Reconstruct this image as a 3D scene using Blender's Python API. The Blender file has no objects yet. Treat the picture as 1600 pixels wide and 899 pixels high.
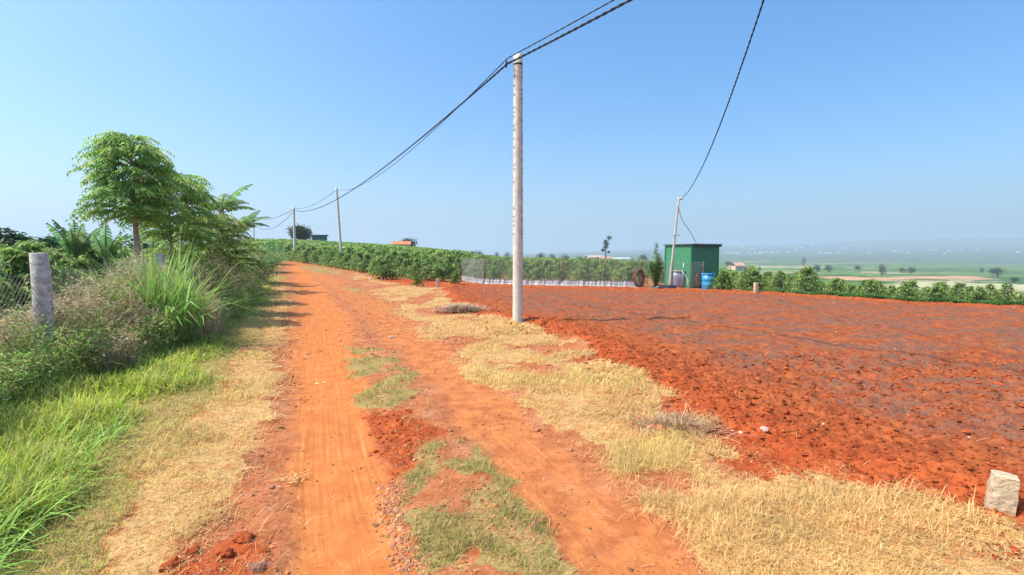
import bpy, math
import numpy as np
from math import radians, sin, cos, tan, pi, atan2, sqrt, log, exp

# ------------------------------------------------------------------ camera, sky, sun, exposure
S = bpy.context.scene
COL = S.collection
F_PX, PITCH, CAM_Z = 760.0, radians(3.76), 1.6
cam_d = bpy.data.cameras.new('camera'); cam = bpy.data.objects.new('camera', cam_d); COL.objects.link(cam)
cam_d.sensor_width = 36.0; cam_d.lens = F_PX / 1600 * 36
cam_d.clip_start = 0.05; cam_d.clip_end = 40000
cam.location = (0, 0, CAM_Z); cam.rotation_euler = (pi / 2 - PITCH, 0, 0)
S.camera = cam
SUN_AZ, SUN_EL = atan2(-0.98, -0.18), radians(55)          # azimuth measured from +Y towards +X
w = bpy.data.worlds.new('World'); S.world = w; w.use_nodes = True
nt = w.node_tree; nt.nodes.clear()
wo = nt.nodes.new('ShaderNodeOutputWorld'); bg = nt.nodes.new('ShaderNodeBackground')
sk = nt.nodes.new('ShaderNodeTexSky'); sk.sky_type = 'NISHITA'; sk.sun_disc = False
sk.sun_elevation = SUN_EL; sk.sun_rotation = SUN_AZ
sk.altitude = 0; sk.air_density = 1.0; sk.dust_density = 3.2; sk.ozone_density = 2.0
bg.inputs['Strength'].default_value = 0.15
hs = nt.nodes.new('ShaderNodeHueSaturation'); hs.inputs['Saturation'].default_value = 1.32
tn_ = nt.nodes.new('ShaderNodeMix'); tn_.data_type = 'RGBA'; tn_.blend_type = 'MULTIPLY'; tn_.inputs[0].default_value = 1; tn_.inputs[7].default_value = (.84, .97, 1.05, 1)
nt.links.new(sk.outputs[0], tn_.inputs[6]); nt.links.new(tn_.outputs[2], hs.inputs['Color']); nt.links.new(hs.outputs[0], bg.inputs[0]); nt.links.new(bg.outputs[0], wo.inputs[0])
sl = bpy.data.lights.new('sun', 'SUN'); sl.energy = 3.7; sl.angle = radians(0.53); sl.color = (1.0, 0.93, 0.82)
so = bpy.data.objects.new('sun', sl); COL.objects.link(so)
so.location = (-20, -7, 40)
so.rotation_euler = (pi / 2 - SUN_EL, 0, pi - SUN_AZ)
S.view_settings.view_transform = 'Standard'; S.view_settings.look = 'None'
S.view_settings.gamma = 1.0; S.view_settings.use_curve_mapping = False
S.view_settings.exposure = 0.68
S.cycles.volume_bounces = 1
S.cycles.max_bounces = 6; S.cycles.diffuse_bounces = 3; S.cycles.transparent_max_bounces = 8

rng = np.random.default_rng(11)

# ------------------------------------------------------------------ noise
def _hash(ix, iy, s):
    h = (ix.astype(np.int64) * 374761393 + iy.astype(np.int64) * 668265263 + s * 974634777) & 0xffffffff
    h = ((h ^ (h >> 13)) * 1274126177) & 0xffffffff
    return ((h ^ (h >> 16)) & 0xffffff) / float(0xffffff)
def vnoise(x, y, s=0):
    x = np.asarray(x, float); y = np.asarray(y, float)
    ix = np.floor(x); iy = np.floor(y); fx = x - ix; fy = y - iy
    fx = fx * fx * (3 - 2 * fx); fy = fy * fy * (3 - 2 * fy)
    a = _hash(ix, iy, s); b = _hash(ix + 1, iy, s); c = _hash(ix, iy + 1, s); d = _hash(ix + 1, iy + 1, s)
    return (a + (b - a) * fx) * (1 - fy) + (c + (d - c) * fx) * fy
def fbm(x, y, o=4, s=0, g=0.5):
    t = 0; a = 1; n = 0
    for k in range(o):
        t = t + a * vnoise(x * 2 ** k, y * 2 ** k, s + k * 17); n += a; a *= g
    return t / n                                             # 0..1
def sstep(a, b, x):
    t = np.clip((x - a) / (b - a), 0, 1); return t * t * (3 - 2 * t)

# ------------------------------------------------------------------ large relief of the land
TH = [-180, -100, -60, -46.5, -37, -27.8, -14.7, 0, 14.7, 27.8, 38.3, 46.5, 60, 100, 180]
DP = [1, 15, 21, 28, 36, 50, 90, 150, 300, 700, 1500, 3000, 6000, 9000, 14000]
Z = {
 -60: [0, 0, 0, 0, .1, .3, .8, 1.5, 3, 3, 0, 120, 160, 60, 0],
 -46.5: [0, 0, 0, 0, .1, .3, .9, 1.8, 3, 3, 0, 120, 160, 60, 0],
 -37: [0, 0, 0, .1, .2, .5, 1.6, 3, 5, 3, 0, 60, 60, 20, 0],
 -27.8: [0, 0, 0, .2, .5, 1.0, 2.8, 5.4, 7, 5, -4, 0, 10, 0, 0],
 -14.7: [0, 0, 0, .05, .25, .7, 1.9, 3.5, 4, 0, -10, -10, 0, 0, 0],
 0: [0, 0, 0, 0, 0, 0, -.1, -.5, -3, -8, -12, 0, 20, 0, 0],
 14.7: [0, 0, 0, 0, 0, -.2, -1.0, -2.2, -5.5, -10, -12, 10, 60, 20, 0],
 27.8: [0, 0, 0, -.45, -1.0, -1.6, -4.2, -7.2, -12.5, -16, -18, 12, 128, 80, 20],
 38.3: [0, 0, -.2, -1.15, -2.3, -4.2, -7.5, -10.5, -14, -19, -21, 25, 190, 120, 40],
 46.5: [0, 0, -.6, -1.9, -3.6, -5.8, -9.5, -12.5, -16, -20, -21, 35, 225, 150, 50],
 60: [0, 0, -.9, -2.6, -4.2, -6.5, -10, -13, -17, -20, -21, 40, 240, 160, 50],
}
Z[-180] = [0] * 15; Z[-100] = [0] * 8 + [1, 1, 0, 40, 60, 20, 0]; Z[100] = [0, 0, -.8, -2, -3, -4, -6, -8, -10, -12, -12, 20, 100, 60, 0]; Z[180] = [0] * 15
_tg = np.arange(-180, 181, 1.0); _lg = np.linspace(0, log(14000), 300)
_ZT = np.zeros((len(_tg), len(_lg)))
_cols = np.array([np.interp(_lg, np.log(DP), Z[t]) for t in TH])
for j in range(len(_lg)): _ZT[:, j] = np.interp(_tg, TH, _cols[:, j])
def _blur(A, n, ax):
    k = np.hanning(n + 2)[1:-1]; k /= k.sum(); p = n // 2
    A = np.concatenate([np.take(A, [0] * p, ax), A, np.take(A, [-1] * p, ax)], ax)
    return np.apply_along_axis(lambda v: np.convolve(v, k, 'valid'), ax, A)
_ZT = _blur(_blur(_ZT, 9, 0), 11, 1)
def H0(x, y):
    x = np.asarray(x, float); y = np.asarray(y, float)
    r = np.hypot(x, y); th = np.arctan2(x, y)
    dep = np.maximum(r * np.maximum(np.cos(th), .5), 1.0)
    u = np.clip((np.degrees(th) + 180), 0, 359.999); v = np.clip(np.log(dep) / _lg[1], 0, 298.999)
    iu = u.astype(int); iv = v.astype(int); fu = u - iu; fv = v - iv
    z = (_ZT[iu, iv] * (1 - fu) + _ZT[iu + 1, iv] * fu) * (1 - fv) + (_ZT[iu, iv + 1] * (1 - fu) + _ZT[iu + 1, iv + 1] * fu) * fv
    far = sstep(1800, 3500, r)
    z = z + far * (fbm(x / 900., y / 900., 5, 5) - .5) * np.minimum(z.clip(0) * .8, 70)
    return z
def ray(px, py):
    a = px - 800; b = 449.5 - py
    return np.array([a, cos(PITCH) * F_PX + sin(PITCH) * b, -sin(PITCH) * F_PX + cos(PITCH) * b]) / F_PX
def at(px, py):                                              # where a line of sight meets the land
    d = ray(px, py); t = 1.0
    for _ in range(900):
        p = d * t
        if CAM_Z + p[2] <= float(H0(p[0], p[1])): break
        t *= 1.012
    lo, hi = t / 1.012, t
    for _ in range(20):
        m = (lo + hi) / 2; p = d * m
        if CAM_Z + p[2] <= float(H0(p[0], p[1])): hi = m
        else: lo = m
    p = d * hi
    return (p[0], p[1])
def atd(px, dep):                                            # the point at this bearing and depth
    d = ray(px, 400); return (d[0] / d[1] * dep, dep)
def bear(*pts): return np.array([atd(*p) for p in pts])
def poly(*pts): return np.array([at(*p) for p in pts])

# ------------------------------------------------------------------ where each kind of ground lies
def sd_poly(x, y, P):
    dmin = np.full(x.shape, 1e9); ins = np.zeros(x.shape, bool)
    n = len(P)
    for i in range(n):
        ax, ay = P[i]; bx, by = P[(i + 1) % n]
        ex, ey = bx - ax, by - ay; L = ex * ex + ey * ey + 1e-12
        t = np.clip(((x - ax) * ex + (y - ay) * ey) / L, 0, 1)
        dmin = np.minimum(dmin, np.hypot(x - ax - t * ex, y - ay - t * ey))
        c = ((ay > y) != (by > y)) & (x < (bx - ax) * (y - ay) / (by - ay + 1e-12) + ax)
        ins ^= c
    return np.where(ins, dmin, -dmin)
def d_line(x, y, P):
    dmin = np.full(x.shape, 1e9)
    for i in range(len(P) - 1):
        ax, ay = P[i]; bx, by = P[i + 1]; ex, ey = bx - ax, by - ay
        t = np.clip(((x - ax) * ex + (y - ay) * ey) / (ex * ex + ey * ey), 0, 1)
        dmin = np.minimum(dmin, np.hypot(x - ax - t * ex, y - ay - t * ey))
    return dmin
cat = lambda *a: np.concatenate([np.array(q, float).reshape(-1, 2) for q in a])
EDGE = [(1700, 866), (1600, 826), (1400, 766), (1200, 698), (1110, 655), (1040, 620), (960, 566), (860, 512), (745, 492), (705, 470), (690, 455)]
P_FIELD = cat([(40, 17), (40, -12), (12, -6)], poly(*EDGE), poly((700, 443), (760, 446), (1000, 452), (1130, 456)), bear((1250, 20.6), (1400, 18.3), (1600, 16.1), (1800, 14.2)))
P_DRYR = cat(poly((690, 453), (600, 440), (548, 426), (575, 450), (610, 480), (650, 520), (700, 560), (735, 590), (790, 612), (850, 655), (930, 705), (960, 775), (1060, 830), (1110, 899)), [(2.0, -4), (9, -8)], poly(*EDGE[:-1]))
P_DRYL = cat(poly((130, 899), (200, 780), (250, 700), (330, 620), (390, 540), (425, 480), (436, 440), (448, 440), (446, 500), (440, 560), (425, 640), (390, 740), (330, 800), (240, 899)), [(-1.2, 1), (-1, -4), (-1.8, -4), (-1.9, 1)])
P_LEFT = cat(poly((130, 899), (200, 780), (250, 700), (330, 620), (390, 540), (425, 480), (436, 440), (438, 425), (436, 415)), [(-60, 75), (-90, 90), (-90, -10), (-1.8, -10), (-1.9, 1)])
P_M1 = poly((538, 538), (600, 545), (650, 580), (655, 610), (610, 640), (560, 642), (545, 600))
P_M2 = cat(poly((605, 760), (660, 692), (740, 690), (790, 740), (850, 810), (900, 899)), [(.5, 1.2), (-.4, 1.2)], poly((650, 899), (615, 830)))
P_M3 = poly((528, 445), (550, 447), (575, 458), (560, 462), (540, 456)); P_M4 = poly((455, 413), (500, 415), (540, 424), (520, 432), (470, 420))
P_RED = poly((560, 650), (640, 640), (700, 678), (650, 700), (600, 755), (578, 700))
P_RED2 = poly((560, 430), (640, 436), (720, 440), (720, 452), (660, 447), (590, 440))
P_RED4 = poly((225, 899), (300, 850), (390, 825), (430, 850), (420, 899))
P_RED3 = poly((740, 505), (800, 500), (860, 508), (900, 530), (820, 524), (760, 528))
L_LT = poly((560, 899), (534, 800), (522, 720), (516, 640), (512, 560), (500, 490), (490, 455), (470, 432), (456, 415))
L_RT = poly((1000, 899), (930, 820), (860, 760), (800, 700), (760, 640), (710, 590), (650, 540), (590, 490), (545, 455), (500, 430), (465, 412))
P_ROAD = cat([(-1.3, -4), (1.6, -4)], poly((1110, 899), (1060, 830), (960, 775), (930, 705), (850, 655), (790, 612), (735, 590), (700, 560), (650, 520), (610, 480), (575, 450), (548, 426), (500, 413), (462, 407)), poly((440, 408), (441, 425), (448, 440), (446, 500), (440, 560), (425, 640), (390, 740), (330, 800), (240, 899)))
FUR = [poly((1190, 552), (1260, 575), (1330, 602), (1400, 625), (1470, 645), (1560, 662), (1640, 690)), poly((845, 512), (880, 502), (905, 494), (960, 496), (1010, 493), (1060, 498), (1120, 510))]

def masks(x, y):
    r = np.hypot(x, y)
    wsc = np.clip(r / 8, .5, 3)
    wx = x + (fbm(x * 1.1, y * 1.1, 4, 31) - .5) * .9 * wsc * .6 + (fbm(x * 5, y * 5, 2, 41) - .5) * .15
    wy = y + (fbm(x * 1.1, y * 1.1, 4, 37) - .5) * .9 * wsc * .6 + (fbm(x * 5, y * 5, 2, 43) - .5) * .15
    near = r < 130
    m = {k: np.zeros(x.shape) for k in ('field', 'dry', 'green', 'track', 'red', 'leftv')}
    if near.any():
        X, Y, A, B = wx[near], wy[near], x[near], y[near]
        e = np.clip(np.hypot(A, B) / 60, .06, 1.2)
        f = sstep(-1, 1, sd_poly(X, Y, P_FIELD) / e)
        dr = sstep(-1, 1, sd_poly(X, Y, P_DRYR) / (e * 2.5)) ; dl = sstep(-1, 1, sd_poly(X, Y, P_DRYL) / (e * 2.5))
        lv = sstep(-1, 1, sd_poly(X, Y, P_LEFT) / (e * 3))
        md = np.max([sstep(-1, 1, sd_poly(X, Y, q) / (e * 2)) for q in (P_M1, P_M2, P_M3, P_M4)], 0)
        rd = np.max([sstep(-1, 1, sd_poly(X, Y, q) / (e * 5)) for q in (P_RED, P_RED2, P_RED3, P_RED4)], 0)
        q = np.clip(np.hypot(A, B) / 20, .12, .6)
        fe = sd_poly(A, B, P_FIELD); rd = np.maximum(rd, sstep(-1.0, -.35, fe) * sstep(-6, -2, -np.abs(B - 4)) * .9)
        tr = np.maximum(1 - sstep(.14, .2 + q * 1.6, d_line(A + (X - A) * .55, B + (Y - B) * .55, L_LT)), .6 * (1 - sstep(.2, .3 + q * 1.4, d_line(A + (X - A) * .5, B + (Y - B) * .5, L_RT))))
        patch = fbm(A * .9 + 3, B * .9, 4, 77)
        dr = dr * sstep(.36, .50, patch + .03 * dr)
        m['field'][near] = f
        m['dry'][near] = np.maximum(dr, dl * .9) * (1 - f)
        m['green'][near] = np.maximum(md * sstep(.24, .5, fbm(A * 2.2, B * 2.2, 4, 91)) * .9, lv) * (1 - f)
        m['leftv'][near] = lv
        m['track'][near] = tr * (1 - f) * (1 - lv)
        m['red'][near] = np.maximum(rd, 0) * (1 - lv)
    return m
def micro(x, y, m):
    r = np.hypot(x, y)
    fade = 1 - sstep(60, 140, r)
    f, d = m['field'], m['dry']
    n1 = fbm(x * 2.2, y * 2.2, 5, 3) - .5; n2 = fbm(x * 9, y * 9, 4, 9) - .5
    cl = np.abs(fbm(x * 6, y * 6, 4, 23) - .5) * 2
    h = n1 * .03 + n2 * .014
    h += f * (n1 * .08 + (0.35 - cl) * .05 + n2 * .03)
    h += m['red'] * ((.35 - cl) * .05 + n2 * .03)
    h += d * (.02 + n1 * .05)
    h -= m['track'] * (.028 + n1 * .022 + n2 * .004)
    h += m['leftv'] * .03
    nr = (r < 60)
    if nr.any():
        e = sd_poly(x[nr], y[nr], P_FIELD)
        h[nr] += np.exp(-((e - .35) / .35) ** 2) * (.05 + .06 * fbm(x[nr] * 3, y[nr] * 3, 2, 55))
        for q in FUR:
            dd = d_line(x[nr] + n1[nr] * .2, y[nr] + n1[nr] * .2, q)
            h[nr] += f[nr] * (-np.exp(-(dd / .035) ** 2) * .07 + np.exp(-((dd - .12) / .07) ** 2) * .025)
    return h * fade
def H(x, y):
    x = np.atleast_1d(np.asarray(x, float)); y = np.atleast_1d(np.asarray(y, float))
    return H0(x, y) + micro(x, y, masks(x, y))
def h1(x, y): return float(H(x, y)[0])

# ------------------------------------------------------------------ mesh plumbing
def tag(o, label=None, category=None, group=None, kind=None):
    if label: o['label'] = label
    if category: o['category'] = category
    if group: o['group'] = group
    if kind: o['kind'] = kind
    return o
def to_mesh(name, V, Fs, mat, smooth=True, attrs=None, col=None):
    V = np.asarray(V, np.float32); me = bpy.data.meshes.new(name)
    Fs = [np.asarray(f, np.int32) for f in (Fs if isinstance(Fs, list) else [Fs]) if len(f)]
    me.vertices.add(len(V)); me.vertices.foreach_set('co', V.ravel())
    nl = sum(f.size for f in Fs); nf = sum(len(f) for f in Fs)
    me.loops.add(nl); me.polygons.add(nf)
    me.loops.foreach_set('vertex_index', np.concatenate([f.ravel() for f in Fs]))
    tot = np.concatenate([np.full(len(f), f.shape[1], np.int32) for f in Fs])
    me.polygons.foreach_set('loop_start', np.concatenate([[0], np.cumsum(tot)[:-1]]).astype(np.int32))
    me.polygons.foreach_set('use_smooth', np.full(nf, smooth))
    for k, a in (attrs or {}).items():
        t = me.attributes.new(k, 'FLOAT', 'POINT'); t.data.foreach_set('value', np.asarray(a, np.float32))
    if col is not None:
        t = me.attributes.new('col', 'FLOAT_COLOR', 'POINT')
        c = np.ones((len(V), 4), np.float32); c[:, :3] = col; t.data.foreach_set('color', c.ravel())
    me.update(calc_edges=True); me.materials.append(mat)
    return me
def obj(name, me, parent=None, loc=(0, 0, 0), rz=0):
    o = bpy.data.objects.new(name, me); COL.objects.link(o); o.parent = parent
    o.location = loc; o.rotation_euler = (0, 0, rz); return o
def thing(name, label, category, loc=(0, 0, 0), rz=0, group=None):
    return tag(obj(name, None, None, loc, rz), label, category, group)
class G:                                                     # gathers shapes into one mesh
    def __init__(s): s.V = []; s.Q = []; s.T = []; s.C = []; s.n = 0
    def add(s, V, Q=None, T=None, C=None):
        V = np.asarray(V, float).reshape(-1, 3)
        if Q is not None and len(Q): s.Q.append(np.asarray(Q) + s.n)
        if T is not None and len(T): s.T.append(np.asarray(T) + s.n)
        s.V.append(V)
        C = np.ones(3) if C is None else np.asarray(C, float)
        s.C.append(np.broadcast_to(C, V.shape)); s.n += len(V); return s
    def mesh(s, name, mat, smooth=True):
        Fs = []
        if s.Q: Fs.append(np.concatenate(s.Q))
        if s.T: Fs.append(np.concatenate(s.T))
        return to_mesh(name, np.concatenate(s.V), Fs, mat, smooth, col=np.concatenate(s.C))
    def build(s, name, mat, parent=None, loc=(0, 0, 0), rz=0, smooth=True):
        return obj(name, s.mesh(name, mat, smooth), parent, loc, rz)
def norm(v): return v / np.maximum(np.linalg.norm(v, axis=-1, keepdims=True), 1e-9)
def box(g, c, s, rz=0, C=None, rx=0, ry=0):
    v = np.array([[a, b, d] for a in (-.5, .5) for b in (-.5, .5) for d in (-.5, .5)]) * np.array(s)
    ca, sa = cos(rx), sin(rx); v = v @ np.array([[1, 0, 0], [0, ca, sa], [0, -sa, ca]])
    ca, sa = cos(ry), sin(ry); v = v @ np.array([[ca, 0, -sa], [0, 1, 0], [sa, 0, ca]])
    ca, sa = cos(rz), sin(rz); v = v @ np.array([[ca, sa, 0], [-sa, ca, 0], [0, 0, 1]])
    g.add(v + np.array(c), [[0, 1, 3, 2], [4, 6, 7, 5], [0, 4, 5, 1], [2, 3, 7, 6], [0, 2, 6, 4], [1, 5, 7, 3]], C=C)
def tube(g, P, R, n=8, cap=True, C=None):
    P = np.asarray(P, float); m = len(P); R = np.broadcast_to(np.asarray(R, float), (m,))
    T = norm(np.gradient(P, axis=0)); ref = np.array([0, 0, 1.]) if abs(T[0][2]) < .9 else np.array([1., 0, 0])
    A = norm(np.cross(T, ref)); B = np.cross(T, A)
    a = np.arange(n) / n * 2 * pi
    V = P[:, None] + R[:, None, None] * (np.cos(a)[None, :, None] * A[:, None] + np.sin(a)[None, :, None] * B[:, None])
    i = np.arange(m - 1)[:, None] * n; j = np.arange(n)[None]; k = (j + 1) % n
    Q = np.stack([i + j, i + k, i + n + k, i + n + j], -1).reshape(-1, 4)
    V = V.reshape(-1, 3); Tt = []
    if cap:
        V = np.vstack([V, P[0], P[-1]]); c0 = m * n
        for q in range(n):
            Tt.append([c0, (q + 1) % n, q]); Tt.append([c0 + 1, (m - 1) * n + q, (m - 1) * n + (q + 1) % n])
    g.add(V, Q, Tt, C)
def lathe(g, prof, n=24, c=(0, 0, 0), C=None):
    prof = np.array(prof, float); a = np.arange(n) / n * 2 * pi
    V = np.stack([prof[:, 0:1] * np.cos(a), prof[:, 0:1] * np.sin(a), np.repeat(prof[:, 1:2], n, 1)], -1).reshape(-1, 3) + np.array(c)
    m = len(prof); i = np.arange(m - 1)[:, None] * n; j = np.arange(n)[None]; k = (j + 1) % n
    g.add(V, np.stack([i + j, i + k, i + n + k, i + n + j], -1).reshape(-1, 4), C=C)
def leaves(g, P, D, L, W, C, fold=.25, droop=.25, r=rng):
    P = np.asarray(P, float); n = len(P); D = norm(np.asarray(D, float))
    L = np.broadcast_to(L, (n,))[:, None]; W = np.broadcast_to(W, (n,))[:, None]
    up = np.array([0, 0, 1.]) + r.normal(0, .35, (n, 3))
    Sd = norm(np.cross(D, up)); N = np.cross(Sd, D)
    mid = P + D * L * .45
    V = np.stack([P, mid + Sd * W / 2 + N * W * fold, P + D * L - np.array([0, 0, 1.]) * L * droop, mid - Sd * W / 2 + N * W * fold, mid], 1)
    b = np.arange(n)[:, None] * 5
    T = np.concatenate([b + [0, 1, 4], b + [1, 2, 4], b + [0, 4, 3], b + [4, 2, 3]])
    C = np.broadcast_to(np.asarray(C, float), (n, 3))
    g.add(V.reshape(-1, 3), None, T, np.repeat(C, 5, 0))
def leaves2(g, P, D, L, W, C, r=rng, droop=.2):               # two faces each, for leaves far away
    P = np.asarray(P, float); n = len(P); D = norm(np.asarray(D, float))
    L = np.broadcast_to(L, (n,))[:, None]; W = np.broadcast_to(W, (n,))[:, None]
    Sd = norm(np.cross(D, np.array([0, 0, 1.]) + r.normal(0, .4, (n, 3))))
    mid = P + D * L * .5
    V = np.stack([P, mid + Sd * W / 2, P + D * L - np.array([0, 0, 1.]) * L * droop, mid - Sd * W / 2], 1)
    b = np.arange(n)[:, None] * 4
    g.add(V.reshape(-1, 3), b + [0, 1, 2, 3], None, np.repeat(np.broadcast_to(np.asarray(C, float), (n, 3)), 4, 0))
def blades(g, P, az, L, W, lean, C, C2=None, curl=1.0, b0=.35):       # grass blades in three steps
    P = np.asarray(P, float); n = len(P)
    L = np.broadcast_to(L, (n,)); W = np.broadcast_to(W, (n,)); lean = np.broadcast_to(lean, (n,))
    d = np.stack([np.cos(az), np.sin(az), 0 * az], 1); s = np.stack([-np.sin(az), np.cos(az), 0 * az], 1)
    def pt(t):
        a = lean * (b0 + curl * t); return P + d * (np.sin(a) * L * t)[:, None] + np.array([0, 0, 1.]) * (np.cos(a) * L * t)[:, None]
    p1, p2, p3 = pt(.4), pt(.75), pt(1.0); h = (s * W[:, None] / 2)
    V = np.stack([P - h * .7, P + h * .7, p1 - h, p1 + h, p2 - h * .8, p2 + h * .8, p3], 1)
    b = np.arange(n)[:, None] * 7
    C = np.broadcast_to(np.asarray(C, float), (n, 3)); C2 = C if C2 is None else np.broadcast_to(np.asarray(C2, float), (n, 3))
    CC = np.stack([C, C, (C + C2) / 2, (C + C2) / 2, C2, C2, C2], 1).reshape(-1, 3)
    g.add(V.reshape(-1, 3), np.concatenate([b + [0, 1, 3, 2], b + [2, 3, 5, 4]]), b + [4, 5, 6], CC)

# ------------------------------------------------------------------ materials
class NT:
    def __init__(s, name):
        s.m = bpy.data.materials.new(name); s.m.use_nodes = True; s.t = s.m.node_tree; s.t.nodes.clear()
        s.out = s.n('OutputMaterial')
    def n(s, typ, **kw):
        nd = s.t.nodes.new('ShaderNode' + typ)
        for k, v in kw.items():
            if k.startswith('i_'):
                key = k[2:]; nd.inputs[int(key) if key.isdigit() else key].default_value = v
            else: setattr(nd, k, v)
        return nd
    def l(s, a, b): s.t.links.new(a, b)
    def noise(s, vec, scale, detail=6, rough=.6, w=None):
        nd = s.n('TexNoise'); nd.inputs['Scale'].default_value = scale; nd.inputs['Detail'].default_value = detail; nd.inputs['Roughness'].default_value = rough
        s.l(vec, nd.inputs['Vector']); return nd.outputs['Fac']
    def ramp(s, f, a, b, c0=0., c1=1.):
        nd = s.n('MapRange'); nd.interpolation_type = 'SMOOTHSTEP'; s.l(f, nd.inputs[0])
        for i, v in zip((1, 2, 3, 4), (a, b, c0, c1)): nd.inputs[i].default_value = v
        return nd.outputs[0]
    def math(s, op, a, b=None, c=None):
        nd = s.n('Math', operation=op)
        for i, v in enumerate((a, b, c)):
            if v is None: continue
            if isinstance(v, (int, float)): nd.inputs[i].default_value = v
            else: s.l(v, nd.inputs[i])
        return nd.outputs[0]
    def mix(s, f, a, b, blend='MIX'):
        nd = s.n('Mix', data_type='RGBA', blend_type=blend)
        for sock, v in ((nd.inputs['Factor'], f), (nd.inputs['A'], a), (nd.inputs['B'], b)):
            if isinstance(v, (int, float)): nd.inputs[0].default_value = v
            elif isinstance(v, tuple): sock.default_value = (*v, 1)
            else: s.l(v, sock if sock.name != 'Factor' else nd.inputs[0])
        return nd.outputs['Result']
    def attr(s, name, color=False):
        nd = s.n('Attribute', attribute_name=name); return nd.outputs['Color' if color else 'Fac']
def mixf(t, f, a, b):
    nd = t.n('Mix', data_type='RGBA')
    if isinstance(f, (int, float)): nd.inputs[0].default_value = f
    else: t.l(f, nd.inputs[0])
    for i, v in ((6, a), (7, b)):
        if isinstance(v, tuple): nd.inputs[i].default_value = (*v, 1)
        else: t.l(v, nd.inputs[i])
    return nd.outputs[2]
def simple(name, color=None, rough=.7, noise_scale=12, var=.25, metallic=0, bump=.0, spec=.3, translucent=0, mottling=None):
    t = NT(name); geo = t.n('TexCoord').outputs['Object']
    base = t.attr('col', True) if color is None else color
    nf = t.noise(geo, noise_scale, 5)
    k = t.ramp(nf, .3, .7, 1 - var, 1 + var * .6)
    vm = t.n('VectorMath', operation='SCALE')
    if isinstance(base, tuple): vm.inputs[0].default_value = base
    else: t.l(base, vm.inputs[0])
    t.l(k, vm.inputs['Scale']); c = vm.outputs[0]
    if mottling:
        c = mixf(t, t.ramp(t.noise(geo, mottling[0], 6), .5, .68, 0, mottling[2]), c, mottling[1])
    b = t.n('BsdfPrincipled'); t.l(c, b.inputs['Base Color']); b.inputs['Roughness'].default_value = rough
    b.inputs['Metallic'].default_value = metallic; b.inputs['Specular IOR Level'].default_value = spec
    if bump:
        bp = t.n('Bump'); bp.inputs['Strength'].default_value = bump; bp.inputs['Distance'].default_value = .02
        t.l(t.noise(geo, noise_scale * 3, 6), bp.inputs['Height']); t.l(bp.outputs[0], b.inputs['Normal'])
    o = b.outputs[0]
    if translucent:
        tr = t.n('BsdfTranslucent'); t.l(c, tr.inputs[0]); ms = t.n('MixShader'); ms.inputs[0].default_value = translucent
        t.l(o, ms.inputs[1]); t.l(tr.outputs[0], ms.inputs[2]); o = ms.outputs[0]
    t.l(o, t.out.inputs[0]); return t.m
M_leaf = simple('leaf', None, .42, 3, .2, spec=.4, translucent=.5)
M_grass = simple('grass_blade', None, .6, 2, .15, spec=.2, translucent=.4)
M_bark = simple('bark', None, .9, 14, .35, bump=.6)
M_stone = simple('stone', None, .95, 30, .2, bump=.4, spec=.1)
M_conc = simple('concrete', None, .9, 9, .15, bump=.5, mottling=(4, (.42, .38, .33), .5))
M_post = simple('weathered_post', (.55, .50, .46), .95, 18, .35, bump=.9, mottling=(9, (.62, .58, .55), .8))
M_cable = simple('cable', (.018, .02, .03), .6, 5, .1)
M_wire = simple('galvanised_wire', (.42, .42, .40), .5, 5, .2, metallic=.3)
M_metal = simple('painted_metal', None, .45, 6, .1, spec=.4)
M_plastic = simple('plastic', None, .38, 5, .12, spec=.5)
M_rubber = simple('rubber_hose', None, .75, 8, .25)
M_wall = simple('plaster', None, .9, .6, .12)

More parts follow.
